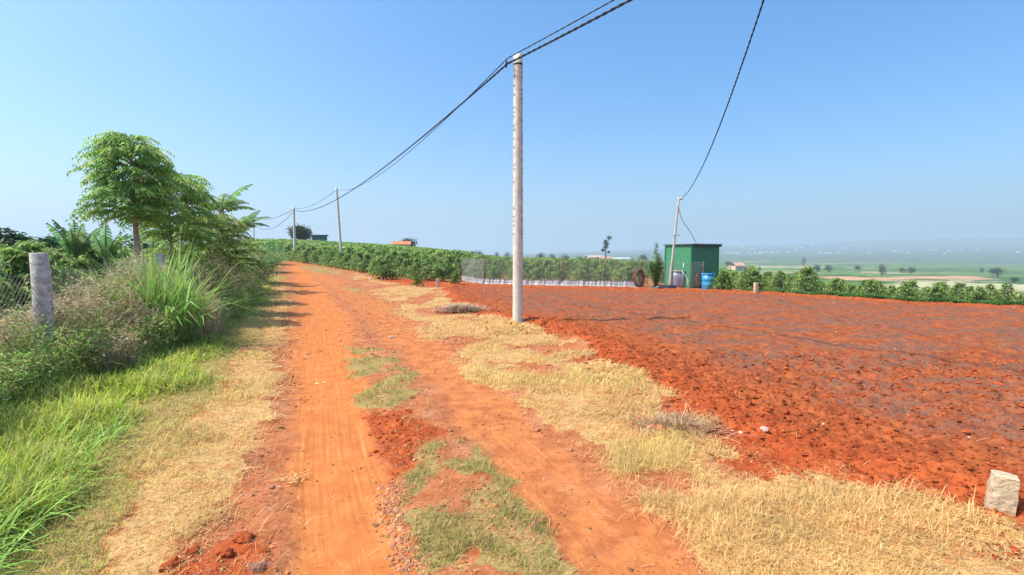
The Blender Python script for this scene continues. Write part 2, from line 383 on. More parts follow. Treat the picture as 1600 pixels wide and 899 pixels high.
def ground_material():
    t = NT('land'); pos = t.n('NewGeometry').outputs['Position']
    n_big = t.noise(pos, .9, 5); n_mid = t.noise(pos, 5, 7, .65); n_fine = t.noise(pos, 34, 6, .7); n_v = t.noise(pos, 140, 4, .7)
    # stretched streaks for straw lying about
    soil = mixf(t, t.ramp(n_mid, .38, .62), (.34, .10, .034), (.45, .155, .06))
    soil = mixf(t, t.ramp(n_fine, .5, .72, 0, .5), soil, (.62, .36, .23))
    soil = mixf(t, t.ramp(n_fine, .42, .28, 0, .7), soil, (.30, .09, .04))
    n_gr = t.noise(pos, 1.7, 4); soil = mixf(t, t.math('MULTIPLY', t.ramp(n_gr, .5, .66, 0, .6), t.ramp(n_v, .42, .58)), soil, (.52, .27, .16))
    soil = mixf(t, t.ramp(n_v, .42, .3, 0, .8), soil, (.22, .07, .03))
    track = mixf(t, t.ramp(n_mid, .35, .65), (.48, .145, .038), (.56, .195, .056))
    track = mixf(t, t.ramp(n_fine, .55, .7, 0, .35), track, (.66, .32, .14))
    track = mixf(t, t.ramp(n_v, .4, .3, 0, .45), track, (.33, .10, .032)); track = mixf(t, t.ramp(n_v, .62, .72, 0, .5), track, (.68, .36, .17))
    cb = t.n('CombineXYZ'); sp_ = t.n('SeparateXYZ'); t.l(pos, sp_.inputs[0]); t.l(t.math('MULTIPLY', t.attr('lat'), 22), cb.inputs[0]); t.l(t.math('MULTIPLY', sp_.outputs[1], .5), cb.inputs[1])
    n_st = t.noise(cb.outputs[0], 1.6, 5, .6); track = mixf(t, t.ramp(n_st, .5, .36, 0, .55), track, (.40, .115, .034)); track = mixf(t, t.ramp(n_st, .55, .7, 0, .5), track, (.64, .29, .115))
    red = mixf(t, t.ramp(n_mid, .38, .6), (.32, .058, .017), (.43, .095, .027))
    red = mixf(t, t.ramp(n_fine, .46, .3, 0, .7), red, (.17, .028, .011))
    fld = mixf(t, t.ramp(n_mid, .36, .62), (.26, .064, .022), (.40, .105, .032))
    fld = mixf(t, t.ramp(n_fine, .5, .34, 0, .75), fld, (.12, .03, .017))
    fld = mixf(t, t.ramp(n_v, .62, .74, 0, .6), fld, (.50, .16, .07))
    # ash left between the clods, in streaks
    mp = t.n('Mapping'); mp.inputs['Scale'].default_value = (.75, 1.5, 1); mp.inputs['Rotation'].default_value = (0, 0, .35); t.l(pos, mp.inputs[0])
    n_ash = t.noise(mp.outputs[0], 1.15, 8, .62)
    n_ash2 = t.noise(pos, 7, 6, .7)
    ash = t.math('MULTIPLY', t.ramp(n_ash, .38, .58), t.ramp(n_ash2, .30, .60))
    ash = t.math('MULTIPLY', ash, t.ramp(t.attr('ash'), 0, 1))
    ashc = mixf(t, t.ramp(n_fine, .3, .7), (.105, .062, .045), (.19, .122, .092))
    fld = mixf(t, t.math('MULTIPLY', ash, .85), fld, ashc)
    fn = t.ramp(t.attr('edge'), .0, 1.); fld = mixf(t, t.math('MULTIPLY', fn, .8), fld, red)
    dry = mixf(t, t.ramp(n_fine, .35, .62), (.38, .20, .075), (.58, .37, .15))
    dry = mixf(t, t.ramp(n_mid, .52, .38, 0, .55), dry, (.42, .13, .042))
    dry = mixf(t, t.ramp(n_v, .45, .3, 0, .5), dry, (.33, .19, .08))
    grn = mixf(t, t.ramp(n_fine, .35, .62), (.26, .19, .06), (.40, .28, .10))
    grn = mixf(t, t.ramp(n_v, .5, .36, 0, .8), grn, (.13, .09, .035)); grn = mixf(t, t.ramp(n_mid, .5, .68, 0, .7), grn, (.50, .27, .11))
    def sharp(a, n, k=.55): return t.ramp(t.math('ADD', a, t.math('MULTIPLY', t.math('SUBTRACT', n, .5), k * 2)), .42, .62)
    c = mixf(t, t.ramp(t.math('ADD', t.attr('track'), t.math('MULTIPLY', t.math('SUBTRACT', n_mid, .5), .9)), .25, .85), soil, track)
    c = mixf(t, sharp(t.attr('red'), n_mid), c, red)
    c = mixf(t, sharp(t.attr('dry'), n_mid, .9), c, dry)
    c = mixf(t, sharp(t.attr('green'), n_mid, .6), c, grn)
    c = mixf(t, sharp(t.attr('field'), n_mid, .35), c, fld)
    # the valley: crops, bare plots, woodland
    sc = t.n('Mapping'); sc.inputs['Scale'].default_value = (.006, .012, 1); sc.inputs['Rotation'].default_value = (0, 0, .5); t.l(pos, sc.inputs[0])
    vo = t.n('TexVoronoi'); vo.inputs['Scale'].default_value = 1; t.l(sc.outputs[0], vo.inputs[0])
    sep = t.n('SeparateColor'); t.l(vo.outputs['Color'], sep.inputs[0])
    nfar = t.noise(pos, .02, 8, .65); nfar2 = t.noise(pos, .25, 5, .7)
    v1 = mixf(t, t.ramp(sep.outputs[0], .3, .6), (.055, .12, .03), (.13, .22, .05))
    v1 = mixf(t, t.ramp(sep.outputs[1], .80, .84, 0, .8), v1, (.45, .35, .20))
    v1 = mixf(t, t.ramp(nfar2, .42, .6, 0, .5), v1, (.04, .08, .02))
    v1 = mixf(t, t.attr('bare'), v1, mixf(t, t.ramp(nfar2, .3, .7), (.42, .20, .11), (.55, .34, .20)))
    v1 = mixf(t, t.attr('pale'), v1, mixf(t, t.ramp(nfar2, .4, .6), (.32, .32, .16), (.50, .44, .27)))
    v2 = mixf(t, t.ramp(nfar, .38, .55), (.025, .055, .02), (.10, .13, .05))
    v2 = mixf(t, t.ramp(nfar, .62, .66, 0, .6), v2, (.30, .22, .14))
    cf = mixf(t, t.attr('hill'), v1, v2)
    c = mixf(t, t.attr('valley'), c, cf)
    b = t.n('BsdfPrincipled'); t.l(c, b.inputs['Base Color']); b.inputs['Roughness'].default_value = .95; b.inputs['Specular IOR Level'].default_value = .1
    bp = t.n('Bump'); bp.inputs['Strength'].default_value = .55; bp.inputs['Distance'].default_value = .02
    hgt = t.math('ADD', t.math('MULTIPLY', n_fine, .7), t.math('MULTIPLY', n_v, .3))
    rough = t.math('SUBTRACT', 1.0, t.math('MULTIPLY', t.attr('track'), .45))
    t.l(t.math('MULTIPLY', hgt, rough), bp.inputs['Height']); t.l(bp.outputs[0], b.inputs['Normal'])
    t.l(b.outputs[0], t.out.inputs[0]); return t.m
M_land = ground_material()

# ------------------------------------------------------------------ the land: one sheet, cut into named pieces along shared edges
def build_land():
    th = np.concatenate([np.arange(-180, -62, 3.0), np.arange(-62, 62.01, .18), np.arange(65, 180.1, 3.0)])
    th[0] = -180; th[-1] = 180
    rr = [.3]
    while rr[-1] < 13500:
        r = rr[-1]; rr.append(r * (1.06 if r < 1.6 else 1.0052 if r < 34 else 1.012 if r < 400 else 1.02))
    rr = np.array(rr); T, R = np.meshgrid(np.radians(th), rr)
    x = (R * np.sin(T)).ravel(); y = (R * np.cos(T)).ravel()
    m = masks(x, y); z = H0(x, y) + micro(x, y, m); r = R.ravel()
    far = r > 90
    fine = (fbm(x / 14., y / 14., 4, 7) - .5) * sstep(120, 400, r) * 2.0
    z = z + fine
    e = sd_poly(x, y, P_FIELD) * (r < 90) - (r >= 90) * 5
    edge = np.exp(-(np.clip(e, 0, 99) / .7) ** 2) * (e > -2)
    ash = sstep(.8, 2.3, e) * (1 - .65 * sstep(19, 24, y))
    bd = np.degrees(np.arctan2(x, y)); dep = y
    n1 = fbm(x / 60, y / 60, 3, 61)
    vb = np.zeros_like(x); vp = np.zeros_like(x)
    s1 = (dep > 200) & (dep < 800); k = bd + (n1 - .5) * 3
    P_bare = poly((1240, 432), (1330, 438), (1470, 436), (1560, 437), (1520, 432), (1440, 431.5), (1380, 434), (1300, 432))
    P_pale = poly((1350, 448), (1420, 440), (1500, 441), (1600, 446), (1800, 448), (1800, 462), (1600, 459), (1450, 455))
    P_pl2 = poly((1170, 416.5), (1260, 417), (1300, 418.5), (1260, 419.5), (1180, 418.5))
    j = (r > 60) & (y > 0)
    q = np.clip(r[j] / 60, 1, 8)
    vb[j] = sstep(-1, 1, sd_poly(x[j], y[j], P_bare) / q)
    vp[j] = np.maximum(sstep(-1, 1, sd_poly(x[j], y[j], P_pale) / q), .7 * sstep(-1, 1, sd_poly(x[j], y[j], P_pl2) / q))
    nT = len(th); nR = len(rr)
    A = dict(field=m['field'], dry=m['dry'], green=m['green'], track=m['track'], red=m['red'], ash=ash, edge=edge,
             lat=np.where(r < 60, np.minimum(d_line(x, y, L_LT), 5), 5), valley=sstep(45, 75, r - 12 * fbm(x / 9, y / 9, 3, 8)), hill=sstep(1300, 2200, r), bare=vb, pale=vp)
    V = np.stack([x, y, z], 1)
    V = np.vstack([V, [[0, 0, float(H0(0., 0.1))]]]); A = {k_: np.append(v, v[0]) for k_, v in A.items()}
    i = np.arange(nR - 1)[:, None] * nT; jj = np.arange(nT - 1)[None]
    Q = np.stack([i + jj, i + nT + jj, i + nT + jj + 1, i + jj + 1], -1).reshape(-1, 4)[:, ::-1]
    T0 = np.stack([np.full(nT - 1, len(V) - 1), np.arange(1, nT), np.arange(nT - 1)], 1)[:, ::-1]
    cx = V[Q].mean(1); rc = np.hypot(cx[:, 0], cx[:, 1])
    fq = A['field'][Q].mean(1) > .5
    nearq = rc < 120; road = np.zeros(len(Q), bool)
    road[nearq] = sd_poly(cx[nearq, 0], cx[nearq, 1], P_ROAD) > 0
    hills = rc > 1800
    cls = np.where(hills, 3, np.where(fq, 2, np.where(road, 1, 0)))
    for c, nm in ((0, 'ground'), (1, 'dirt_road'), (2, 'ploughed_field'), (3, 'hills')):
        q = Q[cls == c]; Fs = [q, T0] if c == 1 else [q]
        used = np.unique(np.concatenate([f.ravel() for f in Fs])); re = np.full(len(V), -1); re[used] = np.arange(len(used))
        me = to_mesh(nm, V[used], [re[f] for f in Fs], M_land, True, {k_: v[used] for k_, v in A.items()})
        tag(obj(nm, me), kind='structure')
build_land()

# ------------------------------------------------------------------ haze
def haze():
    g = G(); box(g, (0, 4000, 130), (15000, 15000, 330))
    t = NT('haze'); pv = t.n('VolumePrincipled'); pv.inputs['Color'].default_value = (.68, .79, .94, 1)
    pv.inputs['Density'].default_value = .00036; pv.inputs['Anisotropy'].default_value = .2
    t.l(pv.outputs[0], t.out.inputs['Volume'])
    o = g.build('haze', t.m, smooth=False); tag(o, kind='stuff')
haze()

# ------------------------------------------------------------------ poles and cables
def pole(dep, px, top_z, r0, r1, label, group, lean=(0, 0), loc=None, notches=False):
    x, y = loc if loc else atd(px, dep)
    z = h1(x, y); t = thing('utility_pole', label, 'utility pole', (x, y, z), 0, group)
    hh = top_z - z; n = 26
    zz = np.linspace(-.3, hh, n); P = np.stack([lean[0] * zz / hh, lean[1] * zz / hh, zz], 1)
    g = G(); tube(g, P, np.linspace(r0, r1, n) * (1 + .012 * np.sin(zz * 9)), 20, C=(.66, .60, .51))
    if notches:
        for k in range(42):
            zn = 1.9 + k * .1
            for s in (-1, 1):
                if rng.random() < .35: continue
                a = -pi / 2 + s * 1.02 + rng.normal(0, .03); rr = r0 - (r0 - r1) * zn / hh + .001
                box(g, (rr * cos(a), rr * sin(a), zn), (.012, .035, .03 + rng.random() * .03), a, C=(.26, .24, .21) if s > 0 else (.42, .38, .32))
    g.build('shaft', M_conc, t)
    return t, np.array([x + lean[0], y + lean[1], top_z])
MAIN = (0.14, 11.55)
t, mp = pole(0, 0, 6.22, .126, .104, 'tall pale round concrete pole standing between straw grass and ploughed red field', 'concrete utility poles', loc=MAIN, notches=True)
g = G(); tube(g, [(-.10, -.02, 6.08), (-.2, -.06, 6.02), (-.27, -.1, 5.98)], .012, 6); tube(g, [(-.27, -.1, 6.08), (-.27, -.1, 5.88)], .02, 6)
lathe(g, [(.101, 5.96), (.108, 5.96), (.108, 6.0), (.101, 6.0)], 20); g.build('cable_clamp', M_cable, t)
_, p2 = pole(55, 461, 7.0, .15, .12, 'concrete pole beside the left bushes where the dirt road bends', 'concrete utility poles')
_, p3 = pole(46, 534, 7.95, .12, .10, 'slim concrete pole rising out of the coffee rows, right of the road bend', 'concrete utility poles', lean=(-.35, 0))
_, p4 = pole(100, 398, 10.0, .13, .11, 'farthest thin pole of the line, just above the roadside bushes', 'concrete utility poles')
def span(A, B, sag, n=60):
    A = np.array(A, float); B = np.array(B, float); s = np.linspace(0, 1, n)[:, None]
    P = A + (B - A) * s; P[:, 2] -= (4 * sag * s * (1 - s))[:, 0]; return P
def twisted(g, P, r, amp, pitch_m, k=2):
    L = np.concatenate([[0], np.cumsum(np.linalg.norm(np.diff(P, axis=0), axis=1))])
    s = np.arange(0, L[-1], pitch_m / 8); Q = np.stack([np.interp(s, L, P[:, i]) for i in range(3)], 1)
    T = norm(np.gradient(Q, axis=0)); A = norm(np.cross(T, [0, 0, 1.])); B = np.cross(T, A)
    for j in range(k):
        a = s / pitch_m * 2 * pi + j * 2 * pi / k
        tube(g, Q + amp * (np.cos(a)[:, None] * A + np.sin(a)[:, None] * B), r, 6)
hook = np.array([MAIN[0] - .25, MAIN[1] - .1, 5.98])
g = G(); twisted(g, span(hook, p2 - [0, 0, .35], 1.15), .0155, .010, .4)
nx = np.array([25.2, -31.5, 6.9])
twisted(g, span(hook, nx, 1.3), .0155, .010, .4)
tag(g.build('power_cable', M_cable), 'thick black twisted cable running along the road past the nearest pole', 'cable')
g = G(); a = hook + [0, 0, .12]; twisted(g, span(a, p3 - [0, 0, .2], .95), .008, .005, .4); twisted(g, span(p3 - [0, 0, .2], p2 - [0, 0, .2], .45), .012, .01, .6)
twisted(g, span(a, nx + [0, 0, .25], 1.25), .008, .005, .4)
tag(g.build('telephone_wire', M_cable), 'thin dark wire strung just above the thick cable, dipping to the slim pole', 'cable')
g = G(); twisted(g, span(p2 - [0, 0, .2], p4 - [0, 0, .3], .9), .02, .012, 1.)
twisted(g, span(p2 - [0, 0, .45], p4 - [0, 0, 1.9], 1.6), .02, .012, 1.)
tag(g.build('power_cable', M_cable), 'two slack cables between the road bend pole and the farthest pole', 'cable')
# pole of the shed
SP = at(1046, 449)
t = thing('utility_pole', 'thin leaning grey concrete pole standing beside the green shed', 'utility pole', (SP[0], SP[1], h1(*SP)), 0, 'concrete utility poles')
hh = 4.75; zz = np.linspace(-.2, hh, 12); g = G(); tube(g, np.stack([zz * .085, 0 * zz, zz], 1), np.linspace(.070, .052, 12), 12, C=(.50, .47, .43)); g.build('shaft', M_conc, t)
g = G(); box(g, (.02 + hh * .085, -.0, hh - .12), (.34, .05, .05)); g.build('bracket', M_wire, t); g = G(); box(g, (2.75 * .085 + .05, -.05, 2.75), (.35, .05, .04)); g.build('bracket', M_wire, t)
g = G(); lathe(g, [(0, 0), (.03, 0), (.035, .03), (.02, .05), (.03, .08), (0, .09)], 10, (hh * .085 + .12, 0, hh - .09)); g.build('insulator', M_plastic, t)
yy = np.linspace(SP[1] - .1, -5, 70)
top = np.array([SP[0] + hh * .085 + .1, SP[1] - .05, h1(*SP) + hh - .1])
xx = 1.9 + .27 * yy; c0 = 4.45 + .0105 * (yy - 19.6) ** 2
w0 = np.exp(-(SP[1] - yy) / 1.5); P = np.stack([xx * (1 - w0) + top[0] * w0, yy, c0 * (1 - w0) + (top[2]) * w0], 1)
g = G(); twisted(g, P, .010, .008, .35)
tag(g.build('service_cable', M_cable), 'black twisted cable swooping from the leaning shed pole up over the field', 'cable')

# ------------------------------------------------------------------ green shed and the things around it
a = radians(28); C0 = np.array(at(1080, 450.5)); u = np.array([cos(a), sin(a)]); v = np.array([-sin(a), cos(a)])
Ws, Ls, Hs = 2.05, 1.9, 2.32
zs = h1(*C0)
shed = thing('metal_shed', 'small green corrugated metal shed with flat roof at the back of the ploughed field', 'shed', (C0[0], C0[1], zs), a)
GREEN_LIT, GREEN_SHADED = (.07, .29, .14), (.05, .24, .12)  # same green paint: sunlight on the left wall, shade on the others, put into colour
def corr(g, p0, p1, z0, z1, col, pitch=.11, amp=.014, nrm=(0, -1)):
    n = int(np.linalg.norm(np.subtract(p1, p0)) / pitch * 6); s = np.linspace(0, 1, n)[:, None]
    P = np.array(p0) * (1 - s) + np.array(p1) * s; off = amp * np.clip(np.sin(s * n / 6 * 2 * pi) * 2, -1, 1)
    P = P + off * np.array(nrm); lo = np.column_stack([P, np.full(n, z0)]); hi = np.column_stack([P, np.full(n, 0.)])
    hi[:, 2] = z1[0] + (z1[1] - z1[0]) * s[:, 0]
    i = np.arange(n - 1)
    g.add(np.vstack([lo, hi]), np.stack([i, i + 1, i + 1 + n, i + n], 1), C=col)
g = G(); corr(g, (0, 0), (Ws, 0), 0, (Hs, Hs), GREEN_SHADED, nrm=(0, -1)); g.build('front_wall', M_metal, shed)
g = G(); corr(g, (0, 0), (0, Ls), 0, (Hs, Hs), GREEN_LIT, nrm=(-1, 0)); g.build('side_wall', M_metal, shed)
g = G(); corr(g, (Ws, 0), (Ws, Ls), 0, (Hs, Hs), GREEN_SHADED, nrm=(1, 0)); corr(g, (0, Ls), (Ws, Ls), 0, (Hs, Hs), GREEN_SHADED, nrm=(0, 1)); g.build('back_wall', M_metal, shed)
g = G()
for px_, py_ in ((0, 0), (Ws, 0), (0, Ls), (Ws, Ls)): g = G(); box(g, (px_, py_, Hs / 2), (.06, .06, Hs), C=(.03, .20, .09)); g.build('corner_trim', M_metal, shed, smooth=False)
g = G(); box(g, (Ws / 2, Ls / 2 - .04, Hs + .035), (Ws + .2, Ls + .26, .05), C=(.10, .13, .15)); g.build('roof', M_metal, shed, smooth=False)
g = G(); box(g, (Ws / 2 + .03, -.13, Hs - .045), (Ws + .1, .03, .11), C=(.03, .05, .06)); g.build('fascia', M_metal, shed, smooth=False)
# service lead from the pole down to the roof
g = G(); A = np.array([SP[0] + .37, SP[1] - .02, h1(*SP) + 4.3]); rp = C0 + u * .9 + v * .5
B = np.array([*rp, zs + Hs + .06]); s = np.linspace(0, 1, 24)[:, None]
P = A * (1 - s) + B * s; P[:, 2] -= (np.sin(s * 2 * pi) * .12)[:, 0]; P[:, 0] -= (np.sin(s * pi) * .12)[:, 0]; tube(g, P, .014, 6)
tag(g.build('service_cable', M_cable), 'short black lead hanging from the shed pole down to the green roof', 'cable')

def ground_thing(name, label, category, px, py, rz=0, group=None):
    p = at(px, py); return thing(name, label, category, (p[0], p[1], h1(*p)), rz, group)
t = ground_thing('water_barrel', 'big grey open topped plastic tub in front of the shed', 'barrel', 1059, 448.5)
g = G(); lathe(g, [(0, .02), (.40, 0), (.44, .1), (.455, .45), (.46, .85), (.44, .85), (.43, .5), (.38, .06), (0, .05)], 28, C=(.22, .24, .33)); g.build('body', M_plastic, t)
g = G(); lathe(g, [(.44, .83), (.485, .83), (.49, .88), (.485, .91), (.43, .91), (.43, .88)], 28, C=(.42, .37, .36)); g.build('rim', M_plastic, t)
t = ground_thing('plastic_drum', 'bright blue plastic drum at the right corner of the shed', 'barrel', 1106, 453.5)
g = G(); lathe(g, [(0, 0), (.27, 0), (.285, .03), (.285, .26), (.30, .28), (.285, .30), (.29, .52), (.305, .54), (.29, .56), (.30, .80), (.29, .80), (.27, .5), (.26, .05), (0, .05)], 28, C=(.03, .30, .62)); g.build('body', M_plastic, t)
g = G(); lathe(g, [(.285, .78), (.325, .78), (.33, .83), (.29, .84)], 28, C=(.05, .36, .68)); g.build('rim', M_plastic, t)
def hose_coil(px, py, r, label, cols, tall=1.0):
    t = ground_thing('hose_coil', label, 'hose coil', px, py, radians(25), 'coils of brown hose')
    g = G()
    for k in range(11):
        rr = r * (1 - .035 * (k % 4)) ; dx = (k - 5) * .017 + rng.normal(0, .008); aa = np.linspace(0, 2 * pi, 40)
        P = np.stack([rr * .62 * np.cos(aa), dx + 0 * aa + .03 * np.sin(aa + k), r * tall + rr * tall * np.sin(aa) * (1 - .02 * k) + .02 * np.sin(3 * aa + k)], 1)
        tube(g, P, .019, 6, C=cols[k % len(cols)])
    g.build('hose', M_rubber, t)
    g = G()
    for aa in (.6, 2.4, 4.2):
        P = [(r * .62 * cos(aa) * q, .11 * cos(b), r * tall + r * tall * sin(aa) * q) for b, q in [(b, 1 + .10 * sin(b)) for b in np.linspace(0, 2 * pi, 12)]]
        g = G(); tube(g, P, .012, 5, C=(.25, .2, .16)); g.build('tie', M_rubber, t)
    return t
hose_coil(998, 449, .46, 'round brown hose coil standing against the white sheet, left of the leafy sapling', [(.20, .08, .05), (.28, .13, .08), (.13, .06, .05)])
hose_coil(1092, 451, .44, 'dark brown hose coil hung on a stick right beside the blue drum', [(.16, .07, .055), (.24, .11, .08), (.10, .05, .045)])
t = ground_thing('wooden_stake', 'dark stake holding the hose coil beside the blue drum', 'stake', 1093.5, 450.5)
g = G(); tube(g, [(0, 0.1, -.1), (.01, .1, .6), (.0, .1, 1.25)], [.04, .035, .03], 8, C=(.10, .07, .06)); g.build('shaft', M_bark, t)
g = G(); tube(g, [(-.1, .1, 1.0), (.1, .1, 1.12)], .03, 7, C=(.10, .07, .06)); g.build('crosspiece', M_bark, t)
t = ground_thing('plastic_pipe', 'bent pale green plastic pipe leaning over the fence beside the tub', 'pipe', 1077, 451)
g = G(); tube(g, [(0, 0, 0), (-.08, .02, .28), (-.10, .03, .5), (-.25, .05, .72), (-.42, .05, .95)], .035, 8, C=(.45, .72, .50)); tube(g, [(-.40, .05, .9), (-.32, .06, 1.1), (-.30, .06, 1.32)], .028, 8, C=(.45, .72, .50)); g.build('tube', M_plastic, t)
g = G(); tube(g, [(-.12, .03, .48), (.02, 0, .38)], .03, 8, C=(.40, .66, .46)); g.build('branch', M_plastic, t)
t = ground_thing('wooden_stake', 'crossed pale sticks leaning in front of the grey tub', 'stake', 1064, 450.5)
g = G(); tube(g, [(0, 0, 0), (.07, .05, .45), (.11, .08, .78)], .022, 7, C=(.45, .36, .32)); g.build('stick', M_bark, t)
g = G(); tube(g, [(.1, -.02, 0), (-.12, .03, .28), (-.28, .06, .62)], .018, 7, C=(.40, .34, .30)); g.build('stick', M_bark, t)
t = ground_thing('plastic_tarpaulin', 'black plastic sheet bundled on the ground below the leaning pole', 'tarpaulin', 1037, 451.5)
g = G(); n = 26; aa = np.linspace(0, 2 * pi, n, endpoint=False)
for k in range(1): 
    rings = []
    for q, zz in ((1, 0), (.96, .09), (.75, .16), (.45, .12), (.15, .17), (.0, .15)):
        rings.append(np.stack([q * .62 * np.cos(aa) * (1 + .12 * np.sin(3 * aa + zz * 9)), q * .3 * np.sin(aa), zz + (.05 * np.sin(5 * aa + q * 7) * q if zz > 0 else 0 * aa)], 1))
    V = np.concatenate(rings); i = np.arange(5)[:, None] * n; j = np.arange(n)[None]; kk = (j + 1) % n
    g.add(V, np.stack([i + j, i + kk, i + n + kk, i + n + j], -1).reshape(-1, 4), C=(.035, .035, .045))
g.build('sheet', M_plastic, t)
t = ground_thing('plastic_bottle', 'small white container lying at the foot of the leaning pole', 'container', 1053, 451.5)
g = G(); lathe(g, [(0, 0), (.07, 0), (.08, .02), (.08, .11), (.03, .15), (0, .15)], 14, C=(.75, .72, .66)); g.build('body', M_plastic, t)
g = G(); lathe(g, [(0, .15), (.03, .15), (.03, .18), (0, .18)], 10, C=(.6, .2, .12)); g.build('cap', M_plastic, t)
def stone_block(g, s, col, taper=.9, n=5, seed=0):
    r2 = np.random.default_rng(seed); V = []; k = []
    zz = np.linspace(0, 1, n + 1)
    m = 16; aa = np.linspace(0, 2 * pi, m, endpoint=False) + pi / 4
    for q in zz:
        c, sn = np.cos(aa), np.sin(aa); f = 1 / np.maximum(np.abs(c), np.abs(sn)); f = f ** .9
        w_ = (1 + (taper - 1) * q); V.append(np.stack([c * f * s[0] / 2 * w_, sn * f * s[1] / 2 * w_, np.full(m, q * s[2])], 1))
    V.append(np.stack([V[-1][:, 0] * .86, V[-1][:, 1] * .86, np.full(m, s[2] * 1.035)], 1)); V.append(np.stack([V[-1][:, 0] * .02, V[-1][:, 1] * .02, np.full(m, s[2] * 1.04)], 1))
    V = np.concatenate(V) ; V = V + r2.normal(0, .012 * min(s[:2]) * 1.6, V.shape)
    L = n + 3; i = np.arange(L - 1)[:, None] * m; j = np.arange(m)[None]; kk = (j + 1) % m
    g.add(V, np.stack([i + j, i + kk, i + m + kk, i + m + j], -1).reshape(-1, 4), C=col)
M_marker = simple('marker_stone', (.62, .48, .31), .9, 16, .25, bump=.8, mottling=(7, (.62, .33, .15), .9))
def marker(px, py, w_, h_, label, rz, lean=0):
    p = at(px, py); t = thing('boundary_marker', label, 'marker post', (p[0], p[1], h1(*p) - .03), rz, 'stubby boundary markers')
    g = G(); stone_block(g, (w_, w_ * .8, h_ + .03), (1, 1, 1), .93, 6, int(px)); o = g.build('block', M_marker, t, smooth=False); o.rotation_euler = (0, lean, 0)
    return t
marker(1560, 808, .125, .205, 'largest boundary marker, pale concrete, at the straw edge in the right corner', radians(-32), .08)
marker(684, 449, .17, .40, 'small brown marker post in front of the coffee bushes by the road', .3)
marker(1181, 459, .17, .42, 'small tan marker post before the coffee bushes right of the shed', .2)
t = ground_thing('tree_stump', 'short sawn stump between the blue drum and the young plant', 'stump', 1115.5, 454)
g = G(); tube(g, [(0, 0, -.05), (0, 0, .1), (.01, 0, .2)], [.13, .12, .115], 14, C=(.50, .36, .24)); g.build('block', M_bark, t)

# ------------------------------------------------------------------ wire fence along the back of the field, with its white skirt
FA, FB, FC, FD = np.array(at(722, 438)), np.array(at(757, 444)), np.array(at(1000, 449)), np.array(at(1098, 451.5))
def chain(g, p0, p1, z0, z1, hgt, pitch=.075, r=.0016, C=(1, 1, 1)):
    p0 = np.array(p0); p1 = np.array(p1); L = np.linalg.norm(p1 - p0); d = (p1 - p0) / L
    n = int(L / pitch)
    for sgn in (1, -1):
        for k in range(-int(hgt / pitch), n + int(hgt / pitch)):
            s0 = k * pitch; s1 = s0 + hgt; a0, a1 = 0., 1.
            if s0 < 0: a0 = -s0 / hgt
            if s1 > L: a1 = (L - s0) / hgt
            if a1 <= a0: continue
            q = np.array([a0, (a0 + a1) / 2, a1]); s = s0 + q * hgt; zz = q * hgt if sgn > 0 else hgt - q * hgt
            gz = z0 + (z1 - z0) * s / L; bulge = .03 * np.sin(s * 1.3)
            nrm = np.array([-d[1], d[0]])
            P = np.stack([p0[0] + d[0] * s + nrm[0] * bulge, p0[1] + d[1] * s + nrm[1] * bulge, gz + zz + .02 * np.sin(s * 2)], 1)
            tube(g, P, r, 3, False, C)
f1 = thing('wire_fence', 'see through grey wire mesh fence along the back edge of the ploughed field', 'fence', (FB[0], FB[1], h1(*FB)))
base = np.array([FB[0], FB[1], h1(*FB)])
g = G()
for (p, q) in ((FA, FB), (FB, FC), (FC, FD)): chain(g, p - base[:2], q - base[:2], h1(*p) - base[2] + .1, h1(*q) - base[2] + .1, 1.3, .12, .0045)
g.build('wire_mesh', M_wire, f1)
posts = [FA, FB] + [FB + (FC - FB) * s for s in (.26, .52, .78)] + [FC, (FC + FD) / 2, FD]
for p in posts:
    z = h1(*p) - base[2]; g = G(); tube(g, [(p[0] - base[0], p[1] - base[1], z - .1), (p[0] - base[0] + rng.normal(0, .02), p[1] - base[1], z + 1.45)], .028, 7, C=(.22, .13, .10)); g.build('post', M_bark, f1)
g = G()
for (p, q) in ((FA, FB), (FB, FC), (FC, FD)):
    tube(g, [np.array([*(p - base[:2]), h1(*p) - base[2] + 1.4]), np.array([*((p + q) / 2 - base[:2]), (h1(*p) + h1(*q)) / 2 - base[2] + 1.37]), np.array([*(q - base[:2]), h1(*q) - base[2] + 1.4])], .004, 4)
g.build('top_wire', M_wire, f1)
M_sheet = simple('plastic_sheet', (.27, .25, .255), .4, 8, .25, spec=.5, mottling=(3, (.50, .38, .33), .6))
def skirt(p, q, label):
    L = np.linalg.norm(q - p); n = int(L / .035); s = np.linspace(0, 1, n); d = (q - p) / L; nr = np.array([d[1], -d[0]])
    if nr[1] > 0: nr = -nr
    prof = [(.32, -.02), (.12, .015), (.07, .10), (.06, .15), (.04, .20), (-.01, .26), (.0, .31)]
    wr = (fbm(s * L * 3, s * 0, 4, 3) - .5); w2 = (fbm(s * L * 11, s * 0 + 5, 3, 4) - .5)
    xy = p[None] * (1 - s[:, None]) + q[None] * s[:, None]; zb = H(xy[:, 0], xy[:, 1]); rows = []
    for k, (o_, z_) in enumerate(prof):
        oo = o_ + w2 * .09 * min(1, k / 2) + wr * .10; zz = z_ * (1 + .35 * wr) + w2 * .02
        rows.append(np.column_stack([xy + nr * oo[:, None], zb + zz]))
    V = np.concatenate(rows); i = np.arange(len(prof) - 1)[:, None] * n; j = np.arange(n - 1)[None]
    c = V[0].copy(); g = G(); g.add(V - c, np.stack([i + j, i + j + 1, i + n + j + 1, i + n + j], -1).reshape(-1, 4))
    tag(g.build('plastic_sheeting', M_sheet, loc=tuple(c)), label, 'plastic sheet')
skirt(FB + (FC - FB) * .003, FC, 'long wrinkled whitish plastic sheet along the foot of the field fence')
skirt(FA, FB, 'short greyish plastic sheet at the fence corner next to the coffee bushes')

